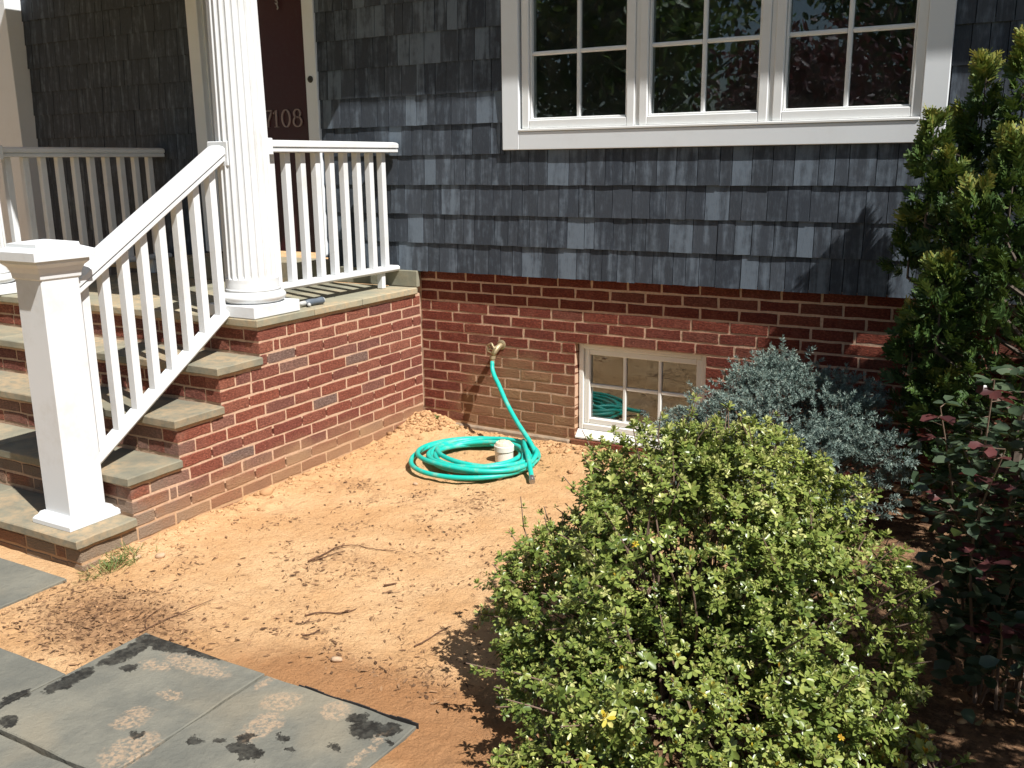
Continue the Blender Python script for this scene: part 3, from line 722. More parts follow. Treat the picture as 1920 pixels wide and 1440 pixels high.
def porch_rail(cx, ya, yb_, label, nb=9):
    t = thing('porch_railing', label, 'railing', (cx, (ya+yb_)/2, ZT), 'level porch railings')
    part('handrail', railbar(rail_profile(.136, .062), cx, ya, .902, yb_, .902), 'white', t)
    part('bottom_rail', railbar(BPROF, cx, ya, .182, yb_, .182), 'white', t)
    for i in range(nb):
        y = -.157 - i*.1185
        part('baluster', MB().box(cx-.0195, cx+.0195, y-.0195, y+.0195, .2165, .9015, .002), 'white', t)
    part('rail_bracket', MB().box(cx-.070, cx+.074, ya-.03, ya+.006, .888, .972, .004), 'white', t)
    part('foot_block', MB().box(cx-.02, cx+.02, -.22, -.185, ZT+.0015, .1815, .003), 'white', t)
porch_rail(-.150, -1.150, -.066, 'white porch railing running from the fluted column to the house wall')
porch_rail(-2.215, -1.285, -.066, 'shaded white porch railing at the far left side of the porch', 10)

SX = -.212
st = thing('stair_railing', 'white stair railing with square newel post beside the bluestone steps', 'railing', (SX, -2.39, ztread[4]))
def zl(y): return .898 + (.898-.300)/(-1.345+2.302)*(y+1.345)      # underside of the handrail
def zb_(y): return .105 + (.105+.483)/(-1.405+2.297)*(y+1.405)     # underside of the bottom rail
part('handrail', railbar(rail_profile(.128, .076), SX, -2.303, zl(-2.303), -1.395, zl(-1.395)), 'white', st)
part('bottom_rail', railbar([(a, b*1.25) for a, b in BPROF], SX, -2.303, zb_(-2.303), -1.40, zb_(-1.40)), 'white', st)
for i in range(8):
    y = -2.235 + i*.1105
    mb = MB(); hw = .0195
    vs = [(SX-hw, y-hw, zb_(y-hw)+.040), (SX+hw, y-hw, zb_(y-hw)+.040), (SX+hw, y+hw, zb_(y+hw)+.040), (SX-hw, y+hw, zb_(y+hw)+.040),
          (SX-hw, y-hw, zl(y-hw)+.001), (SX+hw, y-hw, zl(y-hw)+.001), (SX+hw, y+hw, zl(y+hw)+.001), (SX-hw, y+hw, zl(y+hw)+.001)]
    mb.add(vs, [(0,3,2,1),(4,5,6,7),(0,1,5,4),(1,2,6,5),(2,3,7,6),(3,0,4,7)]); part('baluster', mb, 'white', st)
part('rail_bracket', MB().box(SX-.058, SX+.080, -1.408, -1.345, .835, .955, .004), 'white', st)
NX, NY, Z4 = -.216, -2.388, ztread[4]
nw = part('newel_post', MB().box(NX-.088, NX+.088, NY-.088, NY+.088, Z4+.002, .452, .005), 'white', st)
def sq(mb, prof):
    vs = []
    for (h, z) in prof: vs += [(NX-h, NY-h, z), (NX+h, NY-h, z), (NX+h, NY+h, z), (NX-h, NY+h, z)]
    k = len(prof); fs = [(3, 2, 1, 0), (4*k-4, 4*k-3, 4*k-2, 4*k-1)]
    for i in range(k-1):
        for j in range(4): j2 = (j+1) % 4; fs.append((i*4+j, i*4+j2, i*4+4+j2, i*4+4+j))
    return mb.add(vs, fs)
part('newel_base', sq(MB(), [(.0885, Z4+.0015), (.128, Z4+.0016), (.128, Z4+.020), (.121, Z4+.030), (.112, Z4+.036), (.104, Z4+.050), (.0885, Z4+.052)]), 'white', nw)
part('newel_cap', sq(MB(), [(.0885, .388), (.094, .394), (.097, .417), (.106, .440), (.122, .456), (.122, .469), (.141, .471), (.141, .506), (.100, .522), (.098, .536), (.02, .548)]), 'white', nw)

# ------------------------------------------------------------------ hose, tap, pipe, tool
hz = ghs(.8, -.5)
path = [(.566, -.075, -.335), (.572, -.090, -.37), (.60, -.115, -.41), (.652, -.150, -.455), (.710, -.19, -.515), (.770, -.230, -.568), (.864, -.290, -.638), (.965, -.352, -.70), (1.035, -.41, -.742)]
ang0 = math.atan2(-.44+.52, 1.06-.72)
loops = [(.750, -.545, .330, .31, .045), (.765, -.52, .285, .25, .042), (.70, -.50, .262, .24, .030), (.775, -.54, .240, .205, .055), (.74, -.555, .300, .29, .024),
         (.683, -.53, .390, .378, .010), (.785, -.56, .300, .27, .066), (.75, -.50, .255, .235, .018), (.79, -.55, .282, .262, .036)]
ns = 44; tot = len(loops)*ns
for i in range(tot):
    t = i/ns; k = int(t); fr_ = t-k; A = loops[k]; B = loops[min(k+1, len(loops)-1)]; e_ = fr_*fr_*(3-2*fr_)
    cx, cy, rx, ry, zz = [A[q_]*(1-e_)+B[q_]*e_ for q_ in range(5)]
    a = ang0 + .1 + 2*math.pi*t*1.0
    path.append((cx+rx*math.cos(a)+.006*math.sin(3*a+k), cy+ry*math.sin(a)+.006*math.cos(2*a+k*2), hz+.013+zz*(.75+.25*math.sin(a*1.5+k))+.0*t))
last = path[-1]
path += [(.90, -.30, hz+.085), (.965, -.40, hz+.09), (1.03, -.49, hz+.082), (1.09, -.575, hz+.055), (1.135, -.64, hz+.03), (1.165, -.685, hz+.015)]
# smooth (Catmull-Rom)
def cr(pts, sub=3):
    P_ = [Vector(q_) for q_ in pts]; out = []
    for i in range(len(P_)-1):
        a, b, c_, d = P_[max(i-1, 0)], P_[i], P_[i+1], P_[min(i+2, len(P_)-1)]
        for s_ in range(sub):
            t = s_/sub; out.append(.5*((2*b)+(-a+c_)*t+(2*a-5*b+4*c_-d)*t*t+(-a+3*b-3*c_+d)*t**3))
    return out + [P_[-1]]
ps = cr(path, 2)
hose = thing('garden_hose', 'teal green garden hose coiled on the soil below the wall tap', 'hose', (.75, -.54, hz))
part('hose_tube', MB().tube(ps, .0135, 10), 'hose', hose, smooth=True)
e1, e2 = Vector(path[-2]), Vector(path[-1]); dv = (e2-e1).normalized()
part('end_coupling', MB().tube([e2-dv*.012, e2+dv*.004, e2+dv*.005, e2+dv*.018, e2+dv*.019, e2+dv*.034], [.0150, .0150, .0175, .0175, .0155, .0155], 14), 'steel', hose)
part('tap_coupling', MB().tube([(.5655, -.0735, -.348), (.565, -.071, -.322), (.565, -.0705, -.320), (.564, -.069, -.302)], [.0155, .0155, .019, .019], 12), 'brass', hose)

tap = thing('wall_tap', 'weathered brass wall tap with round handle on the brick wall', 'tap', (.585, 0, -.25))
tp = MB().tube([(.588, .01, -.243), (.587, -.02, -.246), (.584, -.045, -.256), (.575, -.062, -.278), (.566, -.069, -.302)], [.016, .016, .0175, .0165, .014], 12)
part('body', tp, 'brass', tap, smooth=True)
part('wall_flange', MB().tube([(.588, .004, -.243), (.588, -.006, -.2435), (.588, -.010, -.244)], [.030, .030, .020], 16), 'brass', tap)
part('stem', MB().tube([(.583, -.045, -.254), (.570, -.082, -.252)], [.011, .009], 10), 'brass', tap)
wh = []; cen = Vector((.566, -.092, -.2515)); ax = Vector((-.30, -.92, .05)).normalized(); ua = ax.orthogonal().normalized(); ub = ax.cross(ua)
for i in range(25): a = 2*math.pi*i/24; rr = .027+.0035*math.cos(5*a); wh.append(cen + ua*rr*math.cos(a)+ub*rr*math.sin(a))
hw = MB().tube(wh, .0068, 8, False)
for i in range(3): a = 2*math.pi*i/3; hw.tube([cen, cen+(ua*math.cos(a)+ub*math.sin(a))*.026], .005, 6)
part('handle', hw, 'brass', tap, smooth=True)

pv = thing('drain_pipe', 'short white plastic drain pipe stub with crusted cap inside the hose coil', 'pipe', (.862, -.455, hz))
part('pipe', MB().lathe([(.052, hz-.05), (.052, hz+.062), (.057, hz+.063), (.057, hz+.092), (.053, hz+.096)], .862, -.455, 32), 'pvc', pv)
na = 16; cr_r = [.0515, .044, .034, .022, .010]; cv = []; cf = []
for k, r_ in enumerate(cr_r):
    for i in range(na): a = 6.2832*i/na; cv.append((.862+r_*math.cos(a), -.455+r_*math.sin(a), hz+.0975+.016*math.sin(1.57*(1-r_/.0515))+random.uniform(0, .012)*(k > 0)))
for k in range(len(cr_r)-1):
    for i in range(na): j = (i+1) % na; cf.append((k*na+i, k*na+j, k*na+na+j, k*na+na+i))
cf.append(tuple(range((len(cr_r)-1)*na, len(cr_r)*na)))
part('crust', MB().add(cv, cf), 'crust', pv)

tl = thing('hand_tool', 'grey hand tool with rounded grip lying on the porch edge', 'tool', (-.06, -.95, ZT))
ta, tb = Vector((-.072, -1.035, ZT+.020)), Vector((-.046, -.868, ZT+.022)); d_ = tb-ta
part('grip', MB().tube([ta+d_*t for t in (.24, .3, .42, .55, .7, .85, .95, 1.0)], [.012, .016, .019, .018, .016, .019, .020, .014], 16), 'tool_grip', tl, smooth=True)
part('end_cap', MB().tube([ta+d_*t for t in (.985, 1.01, 1.03)], [.017, .016, .008], 14), 'tool_pale', tl, smooth=True)
part('ferrule', MB().tube([ta+d_*t for t in (0, .08, .2, .26)], [.008, .013, .014, .013], 12), 'tool_pale', tl, smooth=True)
part('trigger', MB().tube([ta+d_*.32+Vector((.014, 0, -.006)), ta+d_*.24+Vector((.030, 0, -.008)), ta+d_*.20+Vector((.034, 0, -.006))], [.009, .011, .009], 10), 'tool_pale', tl, smooth=True)

# ------------------------------------------------------------------ soil clods, litter, stones, twigs
ICO_V = None
def ico():
    t = (1+5**.5)/2
    v = np.array([(-1,t,0),(1,t,0),(-1,-t,0),(1,-t,0),(0,-1,t),(0,1,t),(0,-1,-t),(0,1,-t),(t,0,-1),(t,0,1),(-t,0,-1),(-t,0,1)], float)
    v /= np.linalg.norm(v[0])
    f_ = np.array([(0,11,5),(0,5,1),(0,1,7),(0,7,10),(0,10,11),(1,5,9),(5,11,4),(11,10,2),(10,7,6),(7,1,8),(3,9,4),(3,4,2),(3,2,6),(3,6,8),(3,8,9),(4,9,5),(2,4,11),(6,2,10),(8,6,7),(9,8,1)])
    return v, f_
IV, IF = ico()
def lumps(P_, S_, tint, flat=.65):
    N_ = len(P_); jit = 1+rng.uniform(-.45, .35, (N_, 12, 1)); ang = rng.uniform(0, 6.28, N_); ca, sa = np.cos(ang), np.sin(ang)
    V = IV[None]*jit*S_[:, None, None]*np.array([1.15, .85, flat])
    X = V[:, :, 0]*ca[:, None]-V[:, :, 1]*sa[:, None]; Yy = V[:, :, 0]*sa[:, None]+V[:, :, 1]*ca[:, None]
    V = np.stack([X, Yy, V[:, :, 2]], -1)+P_[:, None, :]; T_ = IF[None]+(np.arange(N_)*12)[:, None, None]
    return V.reshape(-1, 3), T_.reshape(-1, 3), np.repeat(tint, 12)
def onground(x, y, dz=0): return np.stack([x, y, gheight(x, y)+dz], -1)
X_, Y_, S_ = [], [], []
def scat(n, fx, fy, s0, s1):
    X_.append(fx(n)); Y_.append(fy(n)); S_.append(rng.uniform(0, 1, n)**2.5*(s1-s0)+s0)
scat(500, lambda n: np.abs(rng.normal(.02, .09, n))+.01, lambda n: -rng.uniform(.05, 2.4, n), .003, .014)
scat(420, lambda n: np.abs(rng.normal(.0, .10, n))+.02, lambda n: -np.abs(rng.normal(.0, .12, n))-.03, .003, .020)
scat(420, lambda n: rng.uniform(1.0, 1.9, n), lambda n: -np.abs(rng.normal(.0, .14, n))-.06, .004, .022)
scat(260, lambda n: rng.uniform(.2, 1.05, n), lambda n: -np.abs(rng.normal(.0, .06, n))-.04, .003, .012)
scat(420, lambda n: rng.uniform(.1, 2.3, n), lambda n: rng.uniform(-2.7, -.3, n), .001, .004)
scat(300, lambda n: rng.normal(.6, .25, n), lambda n: rng.normal(-2.65, .18, n), .0015, .006)
scat(500, lambda n: rng.uniform(2.6, 4.2, n), lambda n: rng.uniform(-3.4, -1.4, n), .004, .020)
cx_, cy_, cs_ = map(np.concatenate, (X_, Y_, S_)); keep = ~((cx_ < .005) | ((cx_ < 2) & (cy_ < -2.78) & (cx_ > .68)))
cx_, cy_, cs_ = cx_[keep], cy_[keep], cs_[keep]
V, T, t = lumps(onground(cx_, cy_)+np.stack([0*cs_, 0*cs_, cs_*.25], -1), cs_, rng.uniform(0, 1, len(cs_)))
o = link(bpy.data.objects.new('soil_clods', arrmesh('soil_clods', V, T, 'clod', t)), None, (0, 0, 0))
tag(o, 'loose clods and crumbs of orange soil along the brick walls', 'soil', kind='stuff')
# dry litter: flakes and bits of twig, thickest before the walkway corner
def flakes(x, y, ln, wd, lift=.003):
    N_ = len(x); a = rng.uniform(0, 6.283, N_); ax_ = np.stack([np.cos(a), np.sin(a), rng.normal(0, .12, N_)], -1)
    nr = np.stack([rng.normal(0, .35, N_), rng.normal(0, .35, N_), np.ones(N_)], -1)
    return leaves(onground(x, y, lift), ax_, nr, ln, wd)
cl_x = rng.uniform(.3, 2.1, 46); cl_y = rng.uniform(-2.6, -.9, 46); ci_ = rng.integers(0, 46, 3000); ad = rng.normal(0, 1, (3000, 2))*np.array([.085, .045]); ca_ = rng.uniform(0, 3.14, 46)[ci_]; ad = np.stack([ad[:, 0]*np.cos(ca_)-ad[:, 1]*np.sin(ca_), ad[:, 0]*np.sin(ca_)+ad[:, 1]*np.cos(ca_)], -1)
lx = np.concatenate([rng.normal(.46, .24, 3000), rng.uniform(.15, 2.2, 1100), cl_x[ci_]+ad[:, 0], rng.normal(.85, .3, 300), rng.uniform(2.3, 4.0, 1100)])
ly = np.concatenate([rng.normal(-2.80, .16, 3000), rng.uniform(-2.75, -.4, 1100), cl_y[ci_]+ad[:, 1], rng.normal(-2.3, .25, 300), rng.uniform(-3.3, -1.2, 1100)])
kp = ~(((ly < -2.78) & (lx > .69) & (lx < 1.95)) | (lx < .03)); lx, ly = lx[kp], ly[kp]
ll = rng.uniform(.006, .034, len(lx)); lw = np.where(rng.random(len(lx)) < .75, rng.uniform(.0010, .0026, len(lx)), rng.uniform(.005, .013, len(lx)))
V, T = flakes(lx, ly, ll, lw); t = np.repeat(rng.uniform(0, 1, len(lx)), 8)
o = link(bpy.data.objects.new('leaf_litter', arrmesh('leaf_litter', V, T, 'litter', t)), None, (0, 0, 0))
tag(o, 'dry brown leaf and twig litter scattered over the soil', 'litter', kind='stuff')
def onestone(x, y, s_, label, mat='pebble'):
    V, T, t = lumps(np.array([[x, y, ghs(x, y)+s_*.35]]), np.array([s_]), np.array([.5]), .75)
    me = arrmesh('stone', V, T, mat, t, True, (x, y, ghs(x, y))); o = link(bpy.data.objects.new('stone', me), None, (x, y, ghs(x, y)))
    sd = o.modifiers.new('round', 'SUBSURF'); sd.levels = 2; sd.render_levels = 2
    tag(o, label, 'stone', 'stones on the soil'); return o
onestone(.182, -2.285, .026, 'round tan stone beside the grass tuft by the steps')
onestone(.125, -2.36, .020, 'reddish stone half hidden behind the grass tuft')
onestone(.055, -1.50, .045, 'large orange clod of earth against the stair side wall', 'clod')
onestone(.62, -.98, .017, 'small tan stone in front of the coiled hose')
onestone(.99, -.72, .024, 'tan stone tucked beneath the front of the hose coil')
onestone(1.44, -2.60, .022, 'flat pale stone on the soil near the walkway edge')
onestone(3.17, -2.42, .05, 'grey stone lying under the front of the azalea')

twigs = [([(.786, -2.013), (.803, -1.933), (.814, -1.842), (.88, -1.786)], .0055, 'thick forked brown twig lying on the open soil'),
         ([(.80, -2.00), (.83, -1.93), (.865, -1.86)], .0035, 'short twig lying against the thick forked twig'),
         ([(.88, -1.786), (.965, -1.787), (1.03, -1.765), (1.094, -1.745)], .0028, 'thin curved twig trailing from the thick forked twig'),
         ([(1.126, -2.41), (1.168, -2.358), (1.228, -2.321), (1.259, -2.264)], .0045, 'bent dark twig lying midway to the walkway'),
         ([(1.134, -2.468), (1.158, -2.46), (1.166, -2.432)], .004, 'small dark twig just below the bent dark twig'),
         ([(1.617, -2.39), (1.629, -2.331), (1.636, -2.256), (1.652, -2.202)], .0045, 'dark twig beside the shadow of the azalea'),
         ([(1.218, -2.042), (1.254, -2.0)], .006, 'short thick black twig in the middle of the soil'),
         ([(1.254, -2.1), (1.305, -2.051)], .003, 'thin pale twig just below the short black twig'),
         ([(1.215, -2.521), (1.239, -2.499), (1.243, -2.46)], .004, 'short bent twig nearest the walkway slabs'),
         ([(.668, -2.79), (.69, -2.642), (.713, -2.478)], .0035, 'long thin twig across the dry leaf litter'),
         ([(.665, -2.76), (.60, -2.70), (.585, -2.60)], .003, 'pale twig in the litter by the walkway corner')]
for pts, r_, lab in twigs:
    r_ *= .72
    P_ = [Vector((a, b, ghs(a, b)+r_+.003)) for a, b in pts]; mid = P_[len(P_)//2]
    cs = cr(P_, 5); cs = [c_+Vector((random.uniform(-.002, .002), random.uniform(-.002, .002), random.uniform(0, .003))) for c_ in cs]
    mb = MB().tube(cs, [r_*(1-.6*i/len(cs)) for i in range(len(cs))], 6)
    if len(pts) > 2: mb.tube([cs[len(cs)//2], cs[len(cs)//2]+Vector((.03, .02, .004)), cs[len(cs)//2]+Vector((.045, .05, .002))], [r_*.6, r_*.4, r_*.2], 5)
    me = tomesh('twig', mb, 'twig', mid); tag(link(bpy.data.objects.new('twig', me), None, mid), lab, 'twig', 'twigs on the soil')

# grass tuft
N_ = 260; gxp = rng.normal(.085, .035, N_); gyp = -2.45+rng.normal(0, .07, N_); gxp = np.maximum(gxp, .02)
a = rng.uniform(0, 6.283, N_); ax_ = np.stack([np.cos(a)*.8+.25, np.sin(a)*.8, rng.uniform(.15, .9, N_)], -1)
V, T = leaves(onground(gxp, gyp, 0), ax_, np.stack([0*a, 0*a, np.ones(N_)], -1)+rng.normal(0, .3, (N_, 3)), rng.uniform(.03, .075, N_), rng.uniform(.003, .005, N_))
o = link(bpy.data.objects.new('grass_tuft', arrmesh('grass_tuft', V, T, 'grass', np.repeat(rng.uniform(0, 1, N_), 8), origin=(.085, -2.45, GZ))), None, (.085, -2.45, GZ))
tag(o, 'tuft of cut green grass at the foot of the brick steps', 'grass', kind='stuff')
for i, (x_, y_, n_, lab) in enumerate([(.16, -.09, 14, 'small weed sprouting in the corner of the two brick walls'), (.33, -.12, 10, 'dry straw sprig standing against the footing near the corner')]):
    a = rng.uniform(0, 6.28, n_); ax_ = np.stack([np.cos(a)*.6, np.sin(a)*.6, rng.uniform(.4, 1, n_)], -1)
    pz = np.tile([[x_, y_, ghs(x_, y_)+.01]], (n_, 1))
    V, T = leaves(pz, ax_, np.tile([[0, 0, 1.]], (n_, 1)), rng.uniform(.02, .045, n_)*(1+i*.6), np.full(n_, .010 if i == 0 else .0025))
    o = link(bpy.data.objects.new('weed', arrmesh('weed', V, T, 'grass', np.full(len(V), .2 if i == 0 else 1.0), origin=(x_, y_, ghs(x_, y_)))), None, (x_, y_, ghs(x_, y_))); tag(o, lab, 'weed')

# ------------------------------------------------------------------ shrubs
def rosette(n_out, n_in, buds, g, L0=.026):
    """leaf whorl around +z at the origin -> V,T,t"""
    P_, A_, Nn, Ln, Wd, Tn = [], [], [], [], [], []
    for k in range(n_out):
        a = 6.283*k/n_out + g.uniform(-.35, .35); el = g.uniform(-.15, .45)
        A_.append((math.cos(a)*math.cos(el), math.sin(a)*math.cos(el), math.sin(el))); P_.append((0, 0, g.uniform(-.006, .0)))
        l_ = L0*g.uniform(.75, 1.2); Ln.append(l_); Wd.append(l_*g.uniform(.42, .55)); Tn.append(g.uniform(.1, .62))
    for k in range(n_in):
        a = 6.283*k/max(n_in, 1) + g.uniform(-.4, .4); el = g.uniform(.55, 1.1)
        A_.append((math.cos(a)*math.cos(el), math.sin(a)*math.cos(el), math.sin(el))); P_.append((0, 0, .002))
        l_ = L0*g.uniform(.5, .85); Ln.append(l_); Wd.append(l_*.42); Tn.append(g.uniform(.5, .8))
    for k in range(buds):
        a = 6.283*k/3+g.uniform(-.3, .3); A_.append((.22*math.cos(a), .22*math.sin(a), 1)); P_.append((0, 0, .002))
        Ln.append(L0*g.uniform(.6, .95)); Wd.append(L0*.27); Tn.append(g.uniform(.84, .90))
    A_ = np.array(A_, float); Nn = np.tile([[0, 0, 1.]], (len(A_), 1)) + g.normal(0, .25, (len(A_), 3)) - A_*.3
    V, T = leaves(np.array(P_, float), A_, Nn, np.array(Ln), np.array(Wd)); return V, T, np.repeat(np.array(Tn), 8)
def frame_from(z, g):
    z = unit(z); h = np.where(np.abs(z[:, 2:3]) < .95, np.array([[0, 0, 1.]]), np.array([[1., 0, 0]])); x = unit(np.cross(h, z)); y = np.cross(z, x)
    a = g.uniform(0, 6.283, len(z))[:, None]; return x*np.cos(a)+y*np.sin(a), y*np.cos(a)-x*np.sin(a), z

def azalea(name, label, c, rad, nros, nparts, seed, L0=.026, stems=60, zmin=-.80, pale=0.0, extra=None, lobes=None, shoots=0, hollow=-9):
    g = np.random.default_rng(seed); c = np.array(c); rad = np.array(rad)
    base_ = np.array((c[0], c[1], GZ)); t_ = thing(name, label, 'shrub', base_)
    lobes = lobes or [(c, rad, 1.0)]
    PP, DD, QQ = [], [], []
    for (lc, lr, share) in lobes:
        lc = np.array(lc); lr = np.array(lr); nl = int(nros*share)
        d = randdir(nl*3, g); d = d[d[:, 2] > -.6][:nl]
        lump = 1 + .55*fbm(d[:, 0]*2.6+seed+lc[0]*9, d[:, 1]*2.6+d[:, 2]*3.1, 3, seed)
        q_ = np.where(g.random(len(d)) < .5, g.uniform(.86, 1.06, len(d)), 1-np.abs(g.normal(0, .30, len(d))))*lump
        PP.append(lc+d*lr*q_[:, None]); DD.append(unit(d/lr)); QQ.append(q_)
    P_, d, rr = np.concatenate(PP), np.concatenate(DD), np.concatenate(QQ); rad = np.ones(3)*rad
    buried = np.zeros(len(P_), bool)
    for (lc, lr, share) in lobes: buried |= np.linalg.norm((P_-np.array(lc))/np.array(lr), axis=1) < .5
    hol = fbm(P_[:, 0]*6.5+P_[:, 2]*3+seed, P_[:, 1]*6.5-P_[:, 2]*4.5, 3, seed+60)
    buried |= (hol < hollow) & (g.random(len(P_)) < .93)
    P_, d, rr = P_[~buried], d[~buried], rr[~buried]
    SH = []
    for i in g.choice(len(P_), shoots, replace=False):       # long shoots that leave the outline
        dv_ = unit(d[i]*.8+np.array((0, 0, .55))+g.normal(0, .25, 3)); ln_ = g.uniform(.05, .15); SH.append((P_[i]-d[i]*.05, P_[i]+dv_*ln_))
        for f_ in np.arange(.35, 1.01, .22):
            P_ = np.concatenate([P_, [P_[i]+dv_*ln_*f_+g.normal(0, .008, 3)]]); d = np.concatenate([d, [unit(dv_+np.array((0, 0, .6)))]]); rr = np.concatenate([rr, [1.05]])
    drad = d
    if extra is not None: P_ = np.concatenate([P_, extra]); d = np.concatenate([d, unit(np.array([[.1, -.3, 1]]).repeat(len(extra), 0))]); rr = np.concatenate([rr, np.ones(len(extra))])
    ok = (P_[:, 2] > zmin) ; P_, d, rr = P_[ok], d[ok], rr[ok]
    Z_ = unit(d*.6 + np.array([[.10, -.04, .85]]) + g.normal(0, .32, (len(d), 3)))
    X1, Y1, Z1 = frame_from(Z_, g); S1 = .55+.85*g.random(len(P_))**.8
    var = [rosette(g.integers(5, 8), g.integers(2, 5), 3 if g.random() < .75 else 0, g, L0) for _ in range(14)]
    yel = [(v, t, np.clip(tt+.42, .9, .97)) for v, t, tt in var[:2]]
    # the whorls that show largest become parts of their own
    view = np.array(CAM)-P_; dist = np.linalg.norm(view, axis=1); front = np.sum(unit(view)*unit(d), 1)
    order = np.argsort(dist - .35*front - .3*rr); chosen = set(order[:nparts].tolist())
    mes = [arrmesh('leaf_whorl', V, T, 'azalea', np.clip(t+pale, 0, 1)) for V, T, t in var]
    ymes = [arrmesh('leaf_whorl', V, T, 'azalea', t) for V, T, t in yel]
    lst = []
    for i in range(len(P_)):
        k = int(g.integers(0, 14)); isy = g.random() < .016
        if i in chosen:
            M3 = Matrix((X1[i], Y1[i], Z1[i])).transposed(); inst('leaf_whorl', ymes[k % 2] if isy else mes[k], t_, P_[i], 0, (S1[i],)*3, M3.to_euler())
        else:
            V, T, t = yel[k % 2] if isy else var[k]
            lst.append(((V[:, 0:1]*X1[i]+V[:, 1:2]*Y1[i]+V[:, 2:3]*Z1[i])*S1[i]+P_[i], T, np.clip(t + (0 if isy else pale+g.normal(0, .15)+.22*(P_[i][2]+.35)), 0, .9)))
    if lst:
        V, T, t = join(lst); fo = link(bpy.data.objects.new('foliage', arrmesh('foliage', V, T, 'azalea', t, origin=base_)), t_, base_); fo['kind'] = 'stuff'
    # stems: trunks fork towards a share of the whorls
    mb = MB(); roots = [base_+np.array((g.normal(0, rad[0]*.12), g.normal(0, rad[1]*.12), -.02)) for _ in range(9)]
    for i in g.choice(len(P_), min(stems, len(P_)), replace=False):
        r_ = roots[int(g.integers(0, 9))]; e_ = P_[i]-Z_[i]*.004
        m1 = r_*.62+e_*.38+np.array((0, 0, .03))+g.normal(0, .03, 3); m2 = r_*.25+e_*.75+np.array((0, 0, .0))+g.normal(0, .022, 3)
        mb.tube(cr([r_, m1, m2, e_], 3), [.0065, .006, .005, .0045, .004, .0035, .003, .0026, .0022, .0018], 5, False)
    for a_, b_ in SH: mb.tube([a_, (a_+b_)/2+g.normal(0, .006, 3), b_], [.0028, .0022, .0016], 5, False)
    part('stems', mb, 'azalea_stem', t_); return t_
FILL = np.array((2.60, -2.26, -.50)) + randdir(900)*np.array((.44, .40, .33))*rng.uniform(.1, 1, (900, 1))
azalea('azalea_bush', 'large green azalea bush full of pale buds in the foreground', (2.62, -2.27, -.36), (.66, .60, .47), 2500, 300, 5, .0205, 300, -.80, 0.0, FILL,
       [((2.58, -2.20, -.42), (.46, .44, .40), 1.35), ((2.17, -2.33, -.55), (.25, .26, .24), .62), ((2.93, -2.26, -.50), (.31, .34, .34), .85), ((2.72, -2.58, -.62), (.46, .34, .26), 1.15),
        ((2.40, -2.10, -.22), (.24, .24, .24), .50), ((2.74, -2.08, -.22), (.27, .26, .25), .60), ((2.28, -2.5, -.68), (.22, .22, .14), .22), ((3.02, -2.5, -.66), (.22, .22, .16), .28)], 260, -.050)
azalea('low_azalea', 'low pale green azalea shrub at the bottom beside the walkway', (2.50, -2.90, -.80), (.26, .20, .15), 480, 120, 8, .024, 60, -.83, .06, None, None, 8)
azalea('azalea_seedling', 'small azalea sprigs on the mulch at the lower right', (3.27, -2.32, -.80), (.13, .09, .10), 34, 30, 9, .028, 30, -.82, .05)

# blue spruce: mounded shoots carrying radial needles
def spruce(label, c, rad, nsh, seed):
    g = np.random.default_rng(seed); c = np.array(c); rad = np.array(rad); base_ = np.array((c[0], c[1], GZ)); t_ = thing('blue_spruce', label, 'shrub', base_)
    nc = 85; dc = randdir(nc*3, g); dc = dc[dc[:, 2] > -.35][:nc]; cc = c+dc*rad*(g.uniform(.62, 1.06, (len(dc), 1)))
    ci = g.integers(0, len(dc), nsh); off = g.normal(0, 1, (nsh, 3))*np.array((.062, .062, .026)); P_ = cc[ci]+off; d = unit(dc[ci]/rad)
    kp_ = (P_[:, 2] > GZ+.02) & (P_[:, 1] < -.10); P_, d, off = P_[kp_], d[kp_], off[kp_]
    A_ = unit(d*.55+unit(off*np.array((1, 1, .6)))*.75+np.array([[.05, -.08, .22]])+g.normal(0, .22, d.shape)); L_ = g.uniform(.03, .065, len(P_))
    nn = 54; tpos = g.random((len(P_), nn)); X1, Y1, Z1 = frame_from(A_, g)
    ph = g.uniform(0, 6.283, (len(P_), nn)); rad_d = X1[:, None]*np.cos(ph)[..., None]+Y1[:, None]*np.sin(ph)[..., None]
    nd = unit(rad_d*.95+Z1[:, None]*(.25+1.1*tpos[..., None]**4)); np_ = P_[:, None]+Z1[:, None]*(tpos*L_[:, None])[..., None]
    tip = np.array([(0, -.5, 0), (0, .5, 0), (.7, .35, 0), (.7, -.35, 0), (1, 0, 0)]); tt = np.array([(0, 1, 2), (0, 2, 3), (3, 2, 4)])
    N2 = len(P_)*nn; ax2 = nd.reshape(-1, 3); nr = np.cross(ax2, randdir(N2, g))
    V, T = leaves(np_.reshape(-1, 3), ax2, nr, g.uniform(.013, .021, N2), np.full(N2, .0030), tip, tt)
    ti = np.repeat(np.clip(g.normal(.45, .22, N2) + .25*(tpos.reshape(-1) > .85), 0, 1), 5)
    o_ = link(bpy.data.objects.new('needles', arrmesh('needles', V, T, 'spruce', ti, origin=base_)), t_, base_); o_['kind'] = 'stuff'
    mb = MB()
    for i in range(0, len(P_)):
        mb.tube([P_[i]-A_[i]*.03, P_[i]+Z1[i]*L_[i]*.95], [.0012, .0008], 4, False)
    for i in g.choice(len(P_), 90, replace=False):
        e_ = P_[i]; mb.tube(cr([base_+np.array((g.normal(0, .05), g.normal(0, .05), 0)), base_*.5+e_*.5+np.array((0, 0, .04)), e_], 3), .005, 5, False)
    part('branches', mb, 'bark', t_); return t_
spruce('mounded dwarf blue spruce in front of the basement window', (2.46, -.60, -.46), (.48, .44, .37), 2700, 21)

